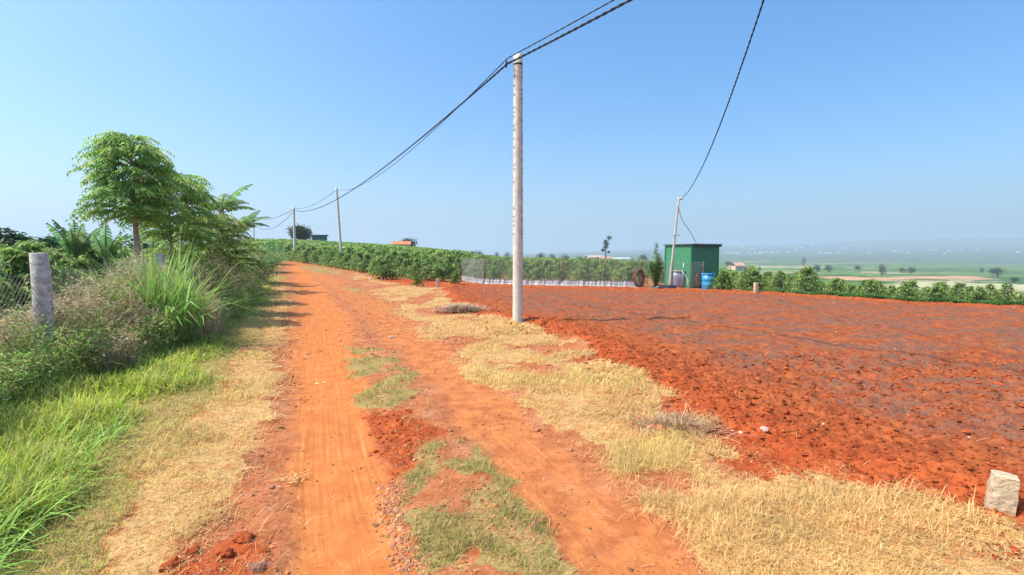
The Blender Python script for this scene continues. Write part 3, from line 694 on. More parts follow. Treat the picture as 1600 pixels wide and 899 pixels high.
# left roadside fence
def fx(y): return -3.3 - .42 * y
lf = thing('wire_fence', 'rusty chain link fence in the roadside weeds on the left', 'fence', (fx(6), 6, 0))
FY = [1.5, 6.0, 10.9, 15.6]
for y in FY:
    x = fx(y); g = G(); top = 1.6 - h1(x, y)
    tube(g, [(0, 0, -.1), (.0, 0, .5), (.01, .0, 1.1), (.0, 0, 1.585), (0, 0, 1.60)], [.105, .10, .095, .09, .08], 18)
    t = tag(g.build('fence_post', M_post, loc=(x, y, h1(x, y))), {1.5: 'grey post outside', 6.0: 'thick weathered grey round post standing in brown weeds at far left', 10.9: 'grey round post half hidden behind the tall bright grass clump', 15.6: 'grey post buried in the brown roadside shrubs'}[y], 'fence post', 'thick posts of the roadside fence')
    if y == 1.5: bpy.data.objects.remove(t)
g = G()
for a_, b_ in zip([3.2] + FY[1:-1], FY[1:]):
    chain(g, (fx(a_) - fx(6), a_ - 6), (fx(b_) - fx(6), b_ - 6), -.05, -.05, 1.45, .085, .0017, (.9, .9, .9))
g.build('wire_mesh', simple('rusty_wire', (.36, .33, .30), .7, 4, .4, metallic=.2, mottling=(2, (.30, .14, .07), .8)), lf)

# ------------------------------------------------------------------ plants
def colvar(base, n, v=.25, hue=.12, r=rng):
    b = np.array(base)[None] * (1 + r.normal(0, v, (n, 1))).clip(.4, 1.8)
    b = b * (1 + r.normal(0, hue, (n, 3))); return b.clip(.003, .95)
def coffee(g, gs, h, rad, nb, npair, leafL, r, base=(.15, .27, .075), young=(.36, .50, .12), lod=False):
    az = r.random(nb) * 2 * pi; hz = h * (.12 + .88 * (np.arange(nb) + r.random(nb)) / nb)
    tt = hz / h; R = rad * (np.sin(np.clip(tt * 1.05 + .12, 0, 1) * pi) ** .55 * .75 + .28) * (.75 + .5 * r.random(nb))
    s = (np.arange(npair)[None] + r.random((nb, npair))) / npair * .9 + .1
    rr = R[:, None] * s; zz = hz[:, None] + .18 * s - (.30 * s ** 2) * (1 - .5 * tt[:, None])
    P = np.stack([rr * np.cos(az)[:, None], rr * np.sin(az)[:, None], zz], -1).reshape(-1, 3)
    P = P + r.normal(0, .03, P.shape)
    A = np.repeat(az, npair); n = len(P)
    for sd in (-1, 1):
        b = A + sd * (1.0 + r.normal(0, .45, n))
        D = np.stack([np.cos(b), np.sin(b), -.55 + r.normal(0, .45, n)], 1)
        tip = (s.ravel() > .75) | (np.repeat(tt, npair) > .85)
        C = colvar(base, n, .25, .1, r); C = np.where((tip & (r.random(n) < .7))[:, None], colvar(young, n, .2, .1, r), C)
        L = leafL * (.7 + .6 * r.random(n))
        (leaves2 if lod else leaves)(g, P, D, L, L * .42, C, r=r)
    if gs is not None:
        for k in range(3):
            a_ = k * 2.1 + r.random(); tube(gs, [(.05 * cos(a_), .05 * sin(a_), -.08), (.08 * cos(a_), .08 * sin(a_), h * .4), (.14 * cos(a_), .14 * sin(a_), h * .85)], [.022, .018, .008], 6, C=(.16, .11, .07))
        for k in range(0, nb, 3):
            tube(gs, [(0, 0, hz[k]), (R[k] * .5 * cos(az[k]), R[k] * .5 * sin(az[k]), hz[k] + .05), (R[k] * .95 * cos(az[k]), R[k] * .95 * sin(az[k]), hz[k] - .1)], [.008, .006, .003], 4, False, C=(.18, .12, .07))
variants = []
for k in range(6):
    r = np.random.default_rng(100 + k); g = G(); gs = G()
    hgt = [1.5, 1.65, 1.4, 1.55, 1.7, 1.45][k]
    coffee(g, gs, hgt, [.85, .8, .9, .78, .88, .8][k], 62, 8, .17, r)
    variants.append((g.mesh('coffee_foliage', M_leaf, False), gs.mesh('coffee_stems', M_bark)))
light_var = []
for k in range(2):
    r = np.random.default_rng(200 + k); g = G(); gs = G(); coffee(g, gs, .95, .62, 34, 7, .17, r, (.12, .24, .04), (.2, .34, .06)); light_var.append((g.mesh('coffee_foliage', M_leaf, False), gs.mesh('coffee_stems', M_bark)))

# where coffee grows
PL_MID = cat(poly((438, 407), (470, 411), (520, 419), (560, 426), (600, 432), (660, 439), (700, 441)), [FA - [0, .2], FA + [.5, 3.2], FC + [-3.5, 3.6], FC + [1.6, 3.2], C0 + v * 3.2 + u * 2.6], bear((1124, 24.2), (1190, 22.8), (1250, 21.6), (1400, 19.2), (1500, 18.0), (1600, 16.9), (1760, 15.3)),
             [(60, 26), (80, 60), (130, 175), (-95, 185), (-52, 74)])
PL_LEFT = np.array([(fx(1) - 1.4, 1), (fx(10) - 1.5, 10), (fx(18) - 1.2, 18), (-14.5, 26), (-17.5, 33), (-24, 44), (-34, 60), (-60, 90), (-120, 90), (-120, 1)])
def rows(P, rowd, sp, ang, jit, r):
    c, s_ = cos(ang), sin(ang); lim = 220
    i = np.arange(-lim / rowd, lim / rowd); j = np.arange(-lim / sp, lim / sp)
    I, J = np.meshgrid(i, j); a_ = I * rowd + r.normal(0, jit * .5, I.shape); b_ = J * sp + r.normal(0, jit, I.shape)
    x = (a_ * c - b_ * s_).ravel(); y = (a_ * s_ + b_ * c).ravel()
    k = sd_poly(x, y, P) > .35; return x[k], y[k]
r = np.random.default_rng(5)
xm, ym = rows(PL_MID, 2.3, 1.35, -.35, .2, r); xl, yl = rows(PL_LEFT, 2.2, 1.4, .4, .2, r)
# a clear strip behind the shed, thinning on the steep right slope
def keep(x, y):
    d = np.hypot(x, y); th = np.degrees(np.arctan2(x, y))
    k = (th > -64) & (th < 62) & (y > 0)
    k &= ~((th > 30) & (H0(x, y) < -3.2 - 0.0 * x))
    k &= ~((th > 22) & (y > 75)) & ~((th > 10) & (y > 130))
    return k
k = keep(xm, ym); xm, ym = xm[k], ym[k]; k = keep(xl, yl); xl, yl = xl[k], yl[k]
def front_row(P, sp, inset, tagname):
    P = np.array(P, float); L = np.concatenate([[0], np.cumsum(np.hypot(*np.diff(P, axis=0).T))]); s_ = np.arange(.3, L[-1], sp)
    x_ = np.interp(s_, L, P[:, 0]); y_ = np.interp(s_, L, P[:, 1]); dx = np.gradient(x_); dy = np.gradient(y_); q = np.hypot(dx, dy)
    return x_ - dy / q * inset + r.normal(0, .1, len(x_)), y_ + dx / q * inset + r.normal(0, .1, len(x_)), tagname
FR = [front_row(poly((708, 442), (660, 439), (600, 432), (560, 426), (520, 419), (470, 411), (440, 407))[::-1], 1.3, .5, 'road'),
      front_row([FA + [.2, .6], FB + [0, .9], FC + [0, 1.0]], 1.25, .2, 'fence'),
      front_row(bear((1124, 24.2), (1190, 22.8), (1250, 21.6), (1400, 19.2), (1500, 18.0), (1600, 16.9)), 1.15, .55, 'slope')]
FX = np.concatenate([q[0] for q in FR]); FY_ = np.concatenate([q[1] for q in FR]); FT = sum([[(q[2], i, len(q[0])) for i in range(len(q[0]))] for q in FR], [])
dd_ = np.min(np.hypot(xm[:, None] - FX[None], ym[:, None] - FY_[None]), 1); inb = dd_ > 1.0; xm, ym = xm[inb], ym[inb]
tags_ = FT + [None] * (len(xm) + len(xl)); xm = np.concatenate([FX, xm]); ym = np.concatenate([FY_, ym])
X = np.concatenate([xm, xl]); Y = np.concatenate([ym, yl]); side = np.array([0] * len(xm) + [1] * len(xl))
D_ = np.hypot(X, Y); D_[:len(FT)] *= .5; order = np.argsort(D_); X, Y, side, D_ = X[order], Y[order], side[order], np.hypot(X, Y)[order]; tags_ = [tags_[i] for i in order]
hid = (side == 1) & (Y > 34)
X, Y, side, D_ = X[~hid], Y[~hid], side[~hid], D_[~hid]; tags_ = [q for q, h_ in zip(tags_, hid) if not h_]
ORD = 'first second third fourth fifth sixth seventh eighth ninth tenth eleventh twelfth thirteenth fourteenth fifteenth sixteenth seventeenth eighteenth nineteenth twentieth'.split()
def ordn(i): return ORD[i] if i < 20 else ('twenty' if i < 29 else 'thirty') + '-' + ORD[(i + 1) % 10 - 1] if (i + 1) % 10 else ('thirtieth' if i < 30 else 'fortieth')
N_IND = 296
print('coffee bushes', len(X))
ZB = H(X[:N_IND], Y[:N_IND])
FTH = atan2(FA[0], FA[1]) + .02
r = np.random.default_rng(8)
front = sd_poly(X[:N_IND], Y[:N_IND], PL_MID)
for i in range(N_IND):
    th = atan2(X[i], Y[i]); fr = 0 < front[i] < 1.6
    if side[i] == 1: lb, gp, ct = ('nearer' if D_[i] < 16 else 'farther') + ' coffee bush behind the roadside fence, ' + ('left of the thick grey post' if th < -.765 else 'between thick post and tallest tree' if th < -.66 else 'right of the tallest feathery tree'), 'coffee bushes behind the roadside fence', 'coffee bush'
    elif th < atan2(FA[0], FA[1]) + .01 and fr: lb, gp, ct = 'coffee bush in the front row facing the dirt road', 'coffee bushes in the front row by the road', 'coffee bush'
    elif th < atan2(FA[0], FA[1]) + .01: lb, gp, ct = 'coffee bush in the plantation rows between the road bend and the white sheeted fence', 'coffee bushes in rows beyond the road', 'coffee bush'
    elif th < atan2(C0[0], C0[1]) + .06: lb, gp, ct = 'back row coffee bush behind the wire fence, ' + ('left of the nearest pole' if th < .01 else 'between the nearest pole and the tufted tree' if th < .19 else 'around the leafy sapling'), 'coffee bushes behind the field fence', 'coffee bush'
    else: lb, gp, ct = 'light green back row coffee bush, ' + ('just right of the green shed' if th < .50 else 'behind the small tan marker post' if th < .62 else 'on the slope toward the right edge'), 'coffee bushes right of the shed', 'coffee bush'
    if tags_[i]:
        kd, j_, nn_ = tags_[i]
        if kd == 'road': lb, gp = ordn(nn_ - 1 - j_) + ' front row coffee bush from the brown marker towards the road bend', 'coffee bushes in the front row by the road'
        elif kd == 'fence': lb, gp = ordn(j_) + ' coffee bush from the fence corner in the first row behind the wire mesh', 'coffee bushes in the first row behind the field fence'
        else: lb, gp = ordn(j_) + ' coffee bush right of the blue drum in the front row on the slope', 'coffee bushes in the front row right of the shed'
    fm, sm = variants[r.integers(6)]
    t = thing('coffee_bush', lb, ct, (X[i], Y[i], ZB[i] - .02), r.random() * 6.28, gp)
    s_ = (1.12 if side[i] else .87 if th < FTH else .80 if th < .3 else .74) * r.uniform(.82, 1.12)
    if th > .55: s_ *= .78
    t.scale = (s_ * r.uniform(.9, 1.1), s_, s_)
    obj('foliage', fm, t)
    if D_[i] < 42: obj('stems', sm, t)
# the many bushes farther off, as one mass with leaves growing larger and fewer
g = G(); far_i = np.arange(N_IND, len(X)); ZB2 = H0(X, Y); lods = {}
for d_, nb, npr, ll in ((45, 34, 6, .24), (75, 22, 5, .34), (120, 13, 4, .5), (400, 8, 3, .75)):
    lods[d_] = []
    for k in range(5):
        gg = G(); coffee(gg, None, 1.55, .85, nb, npr, ll, np.random.default_rng(300 + k), lod=True); lods[d_].append((np.concatenate(gg.V), np.concatenate(gg.Q), np.concatenate(gg.C)))
for i in far_i:
    d_ = next(q for q in lods if D_[i] < q or q == 400); V, Q, C = lods[d_][r.integers(5)]
    a_ = r.random() * 6.28; s_ = r.uniform(.85, 1.2) * (1.0 if X[i] < Y[i] * tan(FTH) else .82); c, s2 = cos(a_), sin(a_)
    W_ = np.column_stack([V[:, 0] * c - V[:, 1] * s2, V[:, 0] * s2 + V[:, 1] * c, V[:, 2]]) * s_ + [X[i], Y[i], ZB2[i] - .05]
    g.add(W_, Q, C=(C * r.uniform(.8, 1.25)).clip(0, .9))
tag(g.build('coffee_plantation', M_leaf, smooth=False), 'dense mass of coffee bushes covering the hillside farther back', 'coffee plantation', kind='stuff')

# small young plants in front of the rows
def young_plant(px, py, s_, label, k=0):
    p = at(px, py); t = thing('coffee_plant', label, 'young plant', (p[0], p[1], h1(*p)), rng.random() * 6, 'young coffee plants')
    t.scale = (s_, s_, s_); obj('foliage', light_var[k][0], t); obj('stems', light_var[k][1], t)
young_plant(652, 447.5, .62, 'small pale green coffee plant alone before the rows, left of the brown marker')
young_plant(712, 446, .6, 'small pale green coffee plant between the brown marker and the fence corner', 1)
young_plant(600, 437, 1.25, 'yellowish green coffee bush standing out at the front of the roadside row', 1)
young_plant(1128, 455, .95, 'bright broad leaved young plant right of the blue drum')
# the sapling at the shed fence
p = at(1024, 451); t = thing('sapling', 'slender leafy sapling taller than the fence, left of the shed', 'sapling', (p[0], p[1], h1(*p)))
r = np.random.default_rng(21); g = G(); gs = G()
for k in range(9):
    a_ = k * 2.4; hgt = 2.25 if k == 0 else 1.0 + r.random() * .95; lx, ly = (.1, 0) if k == 0 else (.3 * cos(a_), .2 * sin(a_))
    tube(gs, [(0, 0, -.05), (lx * .5, ly * .5, hgt * .5), (lx - (.12 if k == 0 else 0), ly, hgt)], [.02, .012, .004], 5, C=(.25, .2, .12))
    n = 220; s_ = r.random(n) ** .8 * .85 + .15; b = r.random(n) * 6.28
    P = np.stack([lx * s_ - (.12 * s_ ** 2 if k == 0 else 0), ly * s_, hgt * s_], 1) + r.normal(0, .05, (n, 3)) * [1, 1, .6]
    leaves(g, P, np.stack([np.cos(b), np.sin(b), r.normal(.2, .4, n)], 1), .10 + .05 * r.random(n), .05, colvar((.17, .30, .08), n, .3), r=r)
g.build('foliage', M_leaf, t, smooth=False); gs.build('stems', M_bark, t)

# ---- feathery leaved trees on the left
def pinnate_tree(x, y, H_, crown_r, z_low, n_limb, fr_per, label, seed, lean=(0, 0), trunk_r=.07, base=(.22, .40, .10), young=(.46, .64, .16), group=None, off=(0, 0), LL=.115):
    r = np.random.default_rng(seed); z = h1(x, y); t = thing('feathery_tree', label, 'tree', (x, y, z), 0, group)
    gt = G(); n = 12; s_ = np.linspace(0, 1, n); tp = np.stack([lean[0] * s_ + .05 * np.sin(s_ * 5), lean[1] * s_, -.1 + (H_ * .93) * s_], 1)
    tube(gt, tp, trunk_r * (1 - .82 * s_) + .006, 10, C=(.36, .29, .22)); gl = G(); g = G()
    for k in range(n_limb):
        f = (k + r.random()) / n_limb; zz = z_low + (H_ - z_low) * f * .93
        a_ = k * 2.399 + r.normal(0, .3); q = np.interp(f, [0, .25, .55, .8, 1], [1.15, 1.15, 1.0, .75, .42]) * crown_r * r.uniform(.75, 1.15)
        c0_ = np.array([np.interp(zz, tp[:, 2], tp[:, 0]), np.interp(zz, tp[:, 2], tp[:, 1]), zz - .15])
        e_ = np.linspace(0, 1, 7)[:, None]; rise = .30 * q
        dirv = np.array([cos(a_), sin(a_), 0]); P = c0_ + dirv * q * e_ + np.array([off[0], off[1], 0]) * e_ * f + np.array([0, 0, 1.]) * (rise * np.sin(e_ * 2.2))
        tube(gl, P, np.linspace(.02, .005, 7), 5, C=(.30, .25, .17))
        for m_ in range(fr_per):
            e = .22 + .78 * (m_ + r.random()) / fr_per; b = a_ + r.normal(0, .9); c1 = np.array([np.interp(e, e_[:, 0], P[:, i_]) for i_ in range(3)])
            Lf = r.uniform(.30, .5); npair = 8; w_ = (np.arange(npair) + .6) / npair
            fd = np.array([cos(b), sin(b), 0]); pitch = r.uniform(.0, .5)
            R_ = c1 + fd * (Lf * w_)[:, None] + np.array([0, 0, 1.]) * (Lf * (pitch * w_ - .75 * w_ ** 2))[:, None]
            yng = r.random() < (.22 + .45 * f); C = colvar(young if yng else base, npair, .18, .08, r)
            for sd in (-1, 1):
                bb = b + sd * 1.15; Dl = np.stack([np.full(npair, cos(bb)), np.full(npair, sin(bb)), np.full(npair, -.55) + r.normal(0, .2, npair)], 1)
                leaves(g, R_, Dl, LL * (1 - .35 * np.abs(w_ - .5)), .042, C, r=r)
    gt.build('trunk', M_bark, t); gl.build('limbs', M_bark, t); g.build('crown', M_leaf, t, smooth=False); return t
x, y = atd(209, 10.8); pinnate_tree(x, y, 4.42, .66, 2.35, 58, 10, 'tallest feathery leaved tree with a pale bare trunk behind the roadside fence', 31, lean=(.10, 0), trunk_r=.085, group='young feathery trees')
x, y = atd(258, 12.6); pinnate_tree(x, y, 3.9, .75, 2.0, 44, 10, 'slimmer feathery leaved tree just right of the tallest one', 32, lean=(.25, 0), trunk_r=.06, group='young feathery trees', off=(.3, 0))
x, y = atd(322, 15.5); pinnate_tree(x, y, 3.1, 1.2, .9, 50, 11, 'low spreading feathery tree beneath the banana leaves', 33, lean=(.2, 0), trunk_r=.05, group='young feathery trees', base=(.18, .29, .05), young=(.42, .48, .10))
x, y = atd(285, 14.5); pinnate_tree(x, y, 2.7, .9, .7, 16, 9, 'small feathery sapling between the slim trunk and the low spreading tree', 34, trunk_r=.035, group='young feathery trees')

# ---- banana plants
def banana(x, y, H_, label, seed, nl=9, size=1.6, lean=0, ang=None, up=0):
    r = np.random.default_rng(seed); t = thing('banana_plant', label, 'banana plant', (x, y, h1(x, y)), 0, 'banana plants')
    g = G(); tube(g, [(0, 0, -.1), (lean * .4, 0, H_ * .5), (lean, 0, H_)], [.13, .11, .06], 12, C=(.28, .30, .14)); g.build('trunk', M_bark, t)
    for k in range(nl):
        a_ = ang[k] if ang else k * 2.4 + r.normal(0, .3); L = size * r.uniform(.8, 1.15); n = 15; s_ = np.linspace(0, 1, n); rise = r.uniform(.9, 1.5) + up * .25
        th = rise - s_ * r.uniform(1.0, 1.9) * (1 - .6 * up); ds = L / n; X_ = np.cumsum(np.cos(th)) * ds; Z_ = np.cumsum(np.sin(th)) * ds
        d = np.array([cos(a_), sin(a_), 0]); sd = np.array([-sin(a_), cos(a_), 0]); P = np.array([lean, 0, H_ - .05]) + d * X_[:, None] + np.array([0, 0, 1.]) * Z_[:, None]
        Wd = .26 * size / 1.6 * np.sin(np.clip(s_ * 1.02 + .02, 0, 1) * pi) ** .5 * (s_ > .12); g = G(); C = colvar((.20, .33, .11), 1, .15, .08, r)[0]
        for sg in (-1, 1):
            for m_ in range(2, n - 1):                       # torn segments
                dr = .25 + .35 * r.random(); gap = .06 + .14 * r.random()
                p0 = P[m_]; p1 = P[m_] + (P[m_ + 1] - P[m_]) * (1 - gap); o0 = sd * sg * Wd[m_] + d * .05 - np.array([0, 0, dr * Wd[m_]]); o1 = sd * sg * Wd[min(m_ + 1, n - 1)] * .97 + d * .05 - np.array([0, 0, dr * Wd[m_]])
                g.add([p0, p1, p1 + o1 * .5 + [0, 0, .02], p0 + o0 * .5 + [0, 0, .02], p1 + o1, p0 + o0], [[0, 1, 2, 3], [3, 2, 4, 5]], C=C * r.uniform(.85, 1.15))
        lf_ = g.build('leaf', M_leaf, t, smooth=False)
        g = G(); tube(g, P, np.linspace(.028, .006, n), 5, C=(.25, .33, .12)); g.build('midrib', M_leaf, lf_)
x, y = atd(345, 20.5); banana(x, y, 3.3, 'banana plant with torn leaves rising right of the feathery trees', 41, 10, 1.7, .1, [0.1, 6.0, 3.3, .6, 2.6, 1.6, 4.4, 5.4, 2.0, 3.9])
x, y = atd(372, 24); banana(x, y, 2.5, 'lower banana plant near the road with leaves reaching right', 42, 8, 1.7, .1, [0.0, .4, 6.1, 3.2, 5.6, 1.8, 4.5, 2.5])
x, y = atd(118, 16); banana(x, y, 1.5, 'banana plant with upright leaves left of the tallest tree', 43, 9, 1.3, 0, [0.3, 2.8, 3.5, 1.5, 5.9, 4.6, .9, 2.2, 5.2], up=1)
x, y = atd(165, 16.0); banana(x, y, 1.4, 'smaller banana plant hidden behind the tallest tree', 44, 7, 1.2, up=1)
# reddish dead flower spike
x, y = atd(302, 17.5); t = thing('dead_sapling', 'thin reddish brown dead stem poking up right of the feathery crown', 'dead stem', (x, y, h1(x, y)))
g = G(); tube(g, [(0, 0, 0), (-.08, 0, 2.4), (-.16, 0, 3.3), (-.30, 0, 4.55)], [.04, .03, .022, .008], 7, C=(.33, .18, .16)); g.build('stem', M_bark, t)
g = G(); n = 260; s_ = np.random.default_rng(3).random(n); r = np.random.default_rng(4); P = np.stack([-.14 - .16 * s_, 0 * s_, 3.1 + 1.4 * s_], 1) + r.normal(0, .025, (n, 3))
leaves(g, P, np.stack([r.normal(0, 1, n), r.normal(0, 1, n), r.normal(-.6, .4, n)], 1), .10, .035, colvar((.24, .13, .12), n, .2), r=r); g.build('dry_leaves', M_leaf, t, smooth=False)

# ---- roadside shrubs
SC = 2.6
def shrub(name, x, y, H_, R, n, base, label, category, seed, leafL=.05, stemc=(.25, .17, .11), second=None, mix_=.3, group=None, ns=46):
    r = np.random.default_rng(seed); t = thing(name, label, category, (x, y, h1(x, y)), 0, group); g = G(); gs = G()
    az = r.random(ns) * 6.28; el = r.uniform(.05, 1.0, ns); L = r.uniform(.7, 1.05, ns)
    tip = np.stack([np.cos(az) * R * el * L, np.sin(az) * R * el * L, H_ * L * np.sqrt(1.02 - el ** 2 * .75)], 1)
    for k in range(ns):
        m_ = tip[k] * [.45, .45, .6] + r.normal(0, .05, 3); tube(gs, [(r.normal(0, .08), r.normal(0, .08), -.05), m_, tip[k], tip[k] * [1.12, 1.12, 1.0] - [0, 0, .04]], [.012, .008, .004, .002], 4, False, C=np.array(stemc) * r.uniform(.7, 1.4))
    i_ = r.integers(0, ns, n); s_ = r.random(n) ** .6; mid = tip[i_] * [.45, .45, .6]
    P = np.where((s_ < .5)[:, None], mid * (s_ * 2)[:, None], mid + (tip[i_] - mid) * (s_ * 2 - 1)[:, None]) + r.normal(0, R * .10, (n, 3)); P[:, 2] = np.maximum(P[:, 2], .03)
    C = colvar(np.array(base) * SC, n, .3, .12, r)
    if second is not None: C = np.where((r.random(ns)[i_] < mix_)[:, None], colvar(np.array(second) * SC, n, .3, .1, r), C)
    b = r.random(n) * 6.28; leaves2(g, P, np.stack([np.cos(b), np.sin(b), r.normal(0, .6, n)], 1), leafL * r.uniform(.6, 1.4, n), leafL * .5, C, r=r)
    g.build('foliage', M_leaf, t, smooth=False); gs.build('stems', M_bark, t); return t
BR, GR = (.33, .24, .15), (.085, .16, .04)
x, y = atd(345, 13.2); shrub('dry_shrub', x - .2, y, 1.45, 1.15, 9000, (.34, .26, .14), 'rounded grey brown twiggy shrub just right of the tall grass clump', 'shrub', 51, .045, second=(.20, .20, .06), mix_=.25, ns=120)
x, y = atd(308, 12.0); shrub('dry_shrub', x, y, 1.35, .8, 5000, BR, 'smaller dry brown shrub behind the tall grass clump', 'shrub', 52, .045, ns=80)
x, y = atd(380, 19.5); shrub('green_shrub', x, y, 1.9, 1.3, 7000, (.13, .20, .06), 'yellow green roadside shrub beyond the brown twiggy shrub', 'shrub', 53, .07, second=BR, mix_=.4)
x, y = atd(352, 18.0); shrub('green_shrub', x, y, 2.1, 1.3, 7000, (.08, .17, .04), 'green shrub under the banana plants above the brown shrub', 'shrub', 54, .08, second=(.16, .24, .05), mix_=.3)
x, y = atd(405, 25.5); shrub('green_shrub', x, y, 1.9, 1.6, 8000, (.09, .17, .05), 'bushy mid green roadside shrub, tallest before the bend', 'shrub', 55, .09, second=(.20, .17, .09), mix_=.3)
x, y = atd(418, 34); shrub('green_shrub', x, y, 1.75, 1.6, 6000, (.07, .14, .045), 'green shrub close to the bend on the left side of the road', 'shrub', 56, .11, second=(.14, .2, .06))
x, y = atd(426, 44); shrub('green_shrub', x, y, 1.8, 1.8, 5000, (.06, .13, .045), 'last green shrub at the left of the road bend', 'shrub', 57, .13)
x, y = atd(395, 31); shrub('green_shrub', x - 1.5, y, 2.6, 2.0, 6000, (.06, .13, .04), 'dark green shrub standing behind the roadside ones beneath the far pole', 'shrub', 58, .12)

# ---- the tall clump of bright grass
r = np.random.default_rng(61); x, y = -5.95, 8.3
t = thing('grass_clump', 'tall clump of bright green arching grass blades by the fence', 'grass clump', (x, y, h1(x, y)))
n = 420; g = G(); P = np.stack([r.normal(0, .20, n), r.normal(0, .14, n), np.full(n, .05)], 1)
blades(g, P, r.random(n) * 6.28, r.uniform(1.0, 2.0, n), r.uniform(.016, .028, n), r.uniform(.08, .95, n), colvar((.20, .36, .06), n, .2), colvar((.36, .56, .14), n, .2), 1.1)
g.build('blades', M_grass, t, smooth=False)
n = 40; g = G(); P = np.stack([r.normal(0, .16, n), r.normal(0, .14, n), np.full(n, .05)], 1)
blades(g, P, r.random(n) * 6.28, r.uniform(.8, 1.3, n), .014, r.uniform(.4, 1.1, n), colvar((.45, .36, .18), n, .2), None, 1.1)
o = g.build('dead_blades', M_grass, t, smooth=False); o['label'] = 'straw coloured dead blades'

# ------------------------------------------------------------------ loose ground cover
def scat(n, r0, r1, a0, a1, r):
    a_ = np.radians(r.uniform(a0, a1, n)); d = np.exp(r.uniform(log(r0), log(r1), n)); return d * np.sin(a_), d * np.cos(a_), d
r = np.random.default_rng(71)
# straw
x, y, d = scat(560000, 1.9, 45, -50, 50, r); m = masks(x, y)
tuft = fbm(x * 1.7, y * 1.7, 4, 66); k = r.random(len(x)) < np.maximum(sstep(.25, .8, m['dry']) * sstep(.30, .52, tuft + .08) * np.where(m['leftv'] > .5, .5, 1), .22 * sstep(.0, .3, m['dry']) + np.where((m['field'] < .5) & (m['track'] < .3), .03, .004))
x, y, d, tuft = x[k], y[k], d[k], tuft[k]; md = {q: v_[k] for q, v_ in m.items()}
z = H0(x, y) + micro(x, y, md); n = len(x); lie = r.random(n) < .5; print('straw', n)
right = x > -1 - .35 * y
L = (.045 + .075 * sstep(.45, .7, tuft)) * r.uniform(.5, 1.4, n) * np.where(right, 1, .75); wd = np.maximum(.0028, d * .00075) * r.uniform(.7, 1.4, n)
C = colvar((.90, .60, .25), n, .17, .06, r); C = np.where((r.random(n) < .22)[:, None], colvar((.66, .42, .17), n, .15, .06, r), C)
gmix = (fbm(x * .8, y * .8, 3, 19) > .58) & (r.random(n) < .6); C = np.where(gmix[:, None], colvar((.80, .63, .23), n, .15, .06, r), C)
C = np.where((~right & (r.random(n) < .2))[:, None], colvar((.34, .34, .10), n, .15, .06, r), C)
lean = np.where(lie, r.uniform(1.25, 1.55, n), r.uniform(.2, 1.5, n)); g = G()
blades(g, np.stack([x, y, z - .004 + np.where(lie, .018 * r.random(n), 0)], 1), r.random(n) * 6.28, L, wd, lean, C * .92, C, np.where(lie, .1, 1.0), np.where(lie, .9, .3))
tag(g.build('dry_grass', M_grass, smooth=False), 'straw coloured dry grass along both sides of the track', 'dry grass', kind='stuff')
# short green grass on the crown of the track
x, y, d = scat(420000, 1.9, 60, -50, 20, r); m = masks(x, y)
k = (r.random(len(x)) < sstep(.15, .9, m['green']) * sstep(.34, .6, fbm(x * 5, y * 5, 3, 93))) & (m['leftv'] < .3); x, y, d = x[k], y[k], d[k]; md = {q: v_[k] for q, v_ in m.items()}
z = H0(x, y) + micro(x, y, md); n = len(x); print('median', n); C = colvar((.34, .36, .09), n, .2, .08, r); C = np.where((r.random(n) < .55)[:, None], colvar((.58, .44, .18), n, .18, .06, r), C)
g = G(); blades(g, np.stack([x, y, z - .003], 1), r.random(n) * 6.28, r.uniform(.025, .085, n), np.maximum(.0028, d * .0008), r.uniform(.3, 1.5, n), C * .9, C, .6, .6)
tag(g.build('track_grass', M_grass, smooth=False), 'short patchy green and tan grass on the crown of the dirt track', 'grass', kind='stuff')
# lush verge on the left
x, y, d = scat(300000, 1.9, 34, -56, -18, r); m = masks(x, y); k = (m['leftv'] > .35) & (x > fx(y) - .5); x, y, d = x[k], y[k], d[k]; md = {q: v_[k] for q, v_ in m.items()}
e = sd_poly(x, y, P_LEFT); z = H0(x, y) + micro(x, y, md); n = len(x); nn = fbm(x * 1.2, y * 1.2, 3, 12); print('verge', n)
lush = sstep(.1, .75, e + (nn - .5) * .8); k = r.random(n) < (.5 + .5 * lush); x, y, z, d, lush, nn = x[k], y[k], z[k], d[k], lush[k], nn[k]; n = len(x)
L = (.05 + .13 * lush * (1 - sstep(4, 9, y)) + .08 * lush * sstep(.4, .6, nn)) * r.uniform(.5, 1.4, n)
C = colvar((.45, .54, .075), n, .22, .08, r); tn = colvar((.58, .46, .19), n, .18, .06, r); C = np.where((r.random(n) < .75 - .62 * lush)[:, None], tn, C); C = np.where(((nn > .56) & (r.random(n) < .55))[:, None], colvar((.50, .52, .13), n, .15, .06, r), C)
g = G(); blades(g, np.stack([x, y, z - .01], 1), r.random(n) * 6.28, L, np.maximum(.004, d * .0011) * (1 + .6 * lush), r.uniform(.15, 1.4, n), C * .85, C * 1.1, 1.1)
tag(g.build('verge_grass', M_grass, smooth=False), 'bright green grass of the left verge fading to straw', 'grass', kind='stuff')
# big blades in the left corner
x, y, d = scat(4000, 2.2, 5.5, -52, -30, r); k = (sd_poly(x, y, P_LEFT) > .35) & (fbm(x * 2, y * 2, 2, 88) > .42); x, y = x[k], y[k]; n = len(x); z = H(x, y)
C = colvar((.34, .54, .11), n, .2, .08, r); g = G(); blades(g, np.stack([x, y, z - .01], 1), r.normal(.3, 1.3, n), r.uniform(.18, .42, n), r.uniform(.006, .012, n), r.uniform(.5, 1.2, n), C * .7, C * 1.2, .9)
tag(g.build('coarse_grass', M_grass, smooth=False), 'long coarse green blades at the lower left', 'grass', kind='stuff')
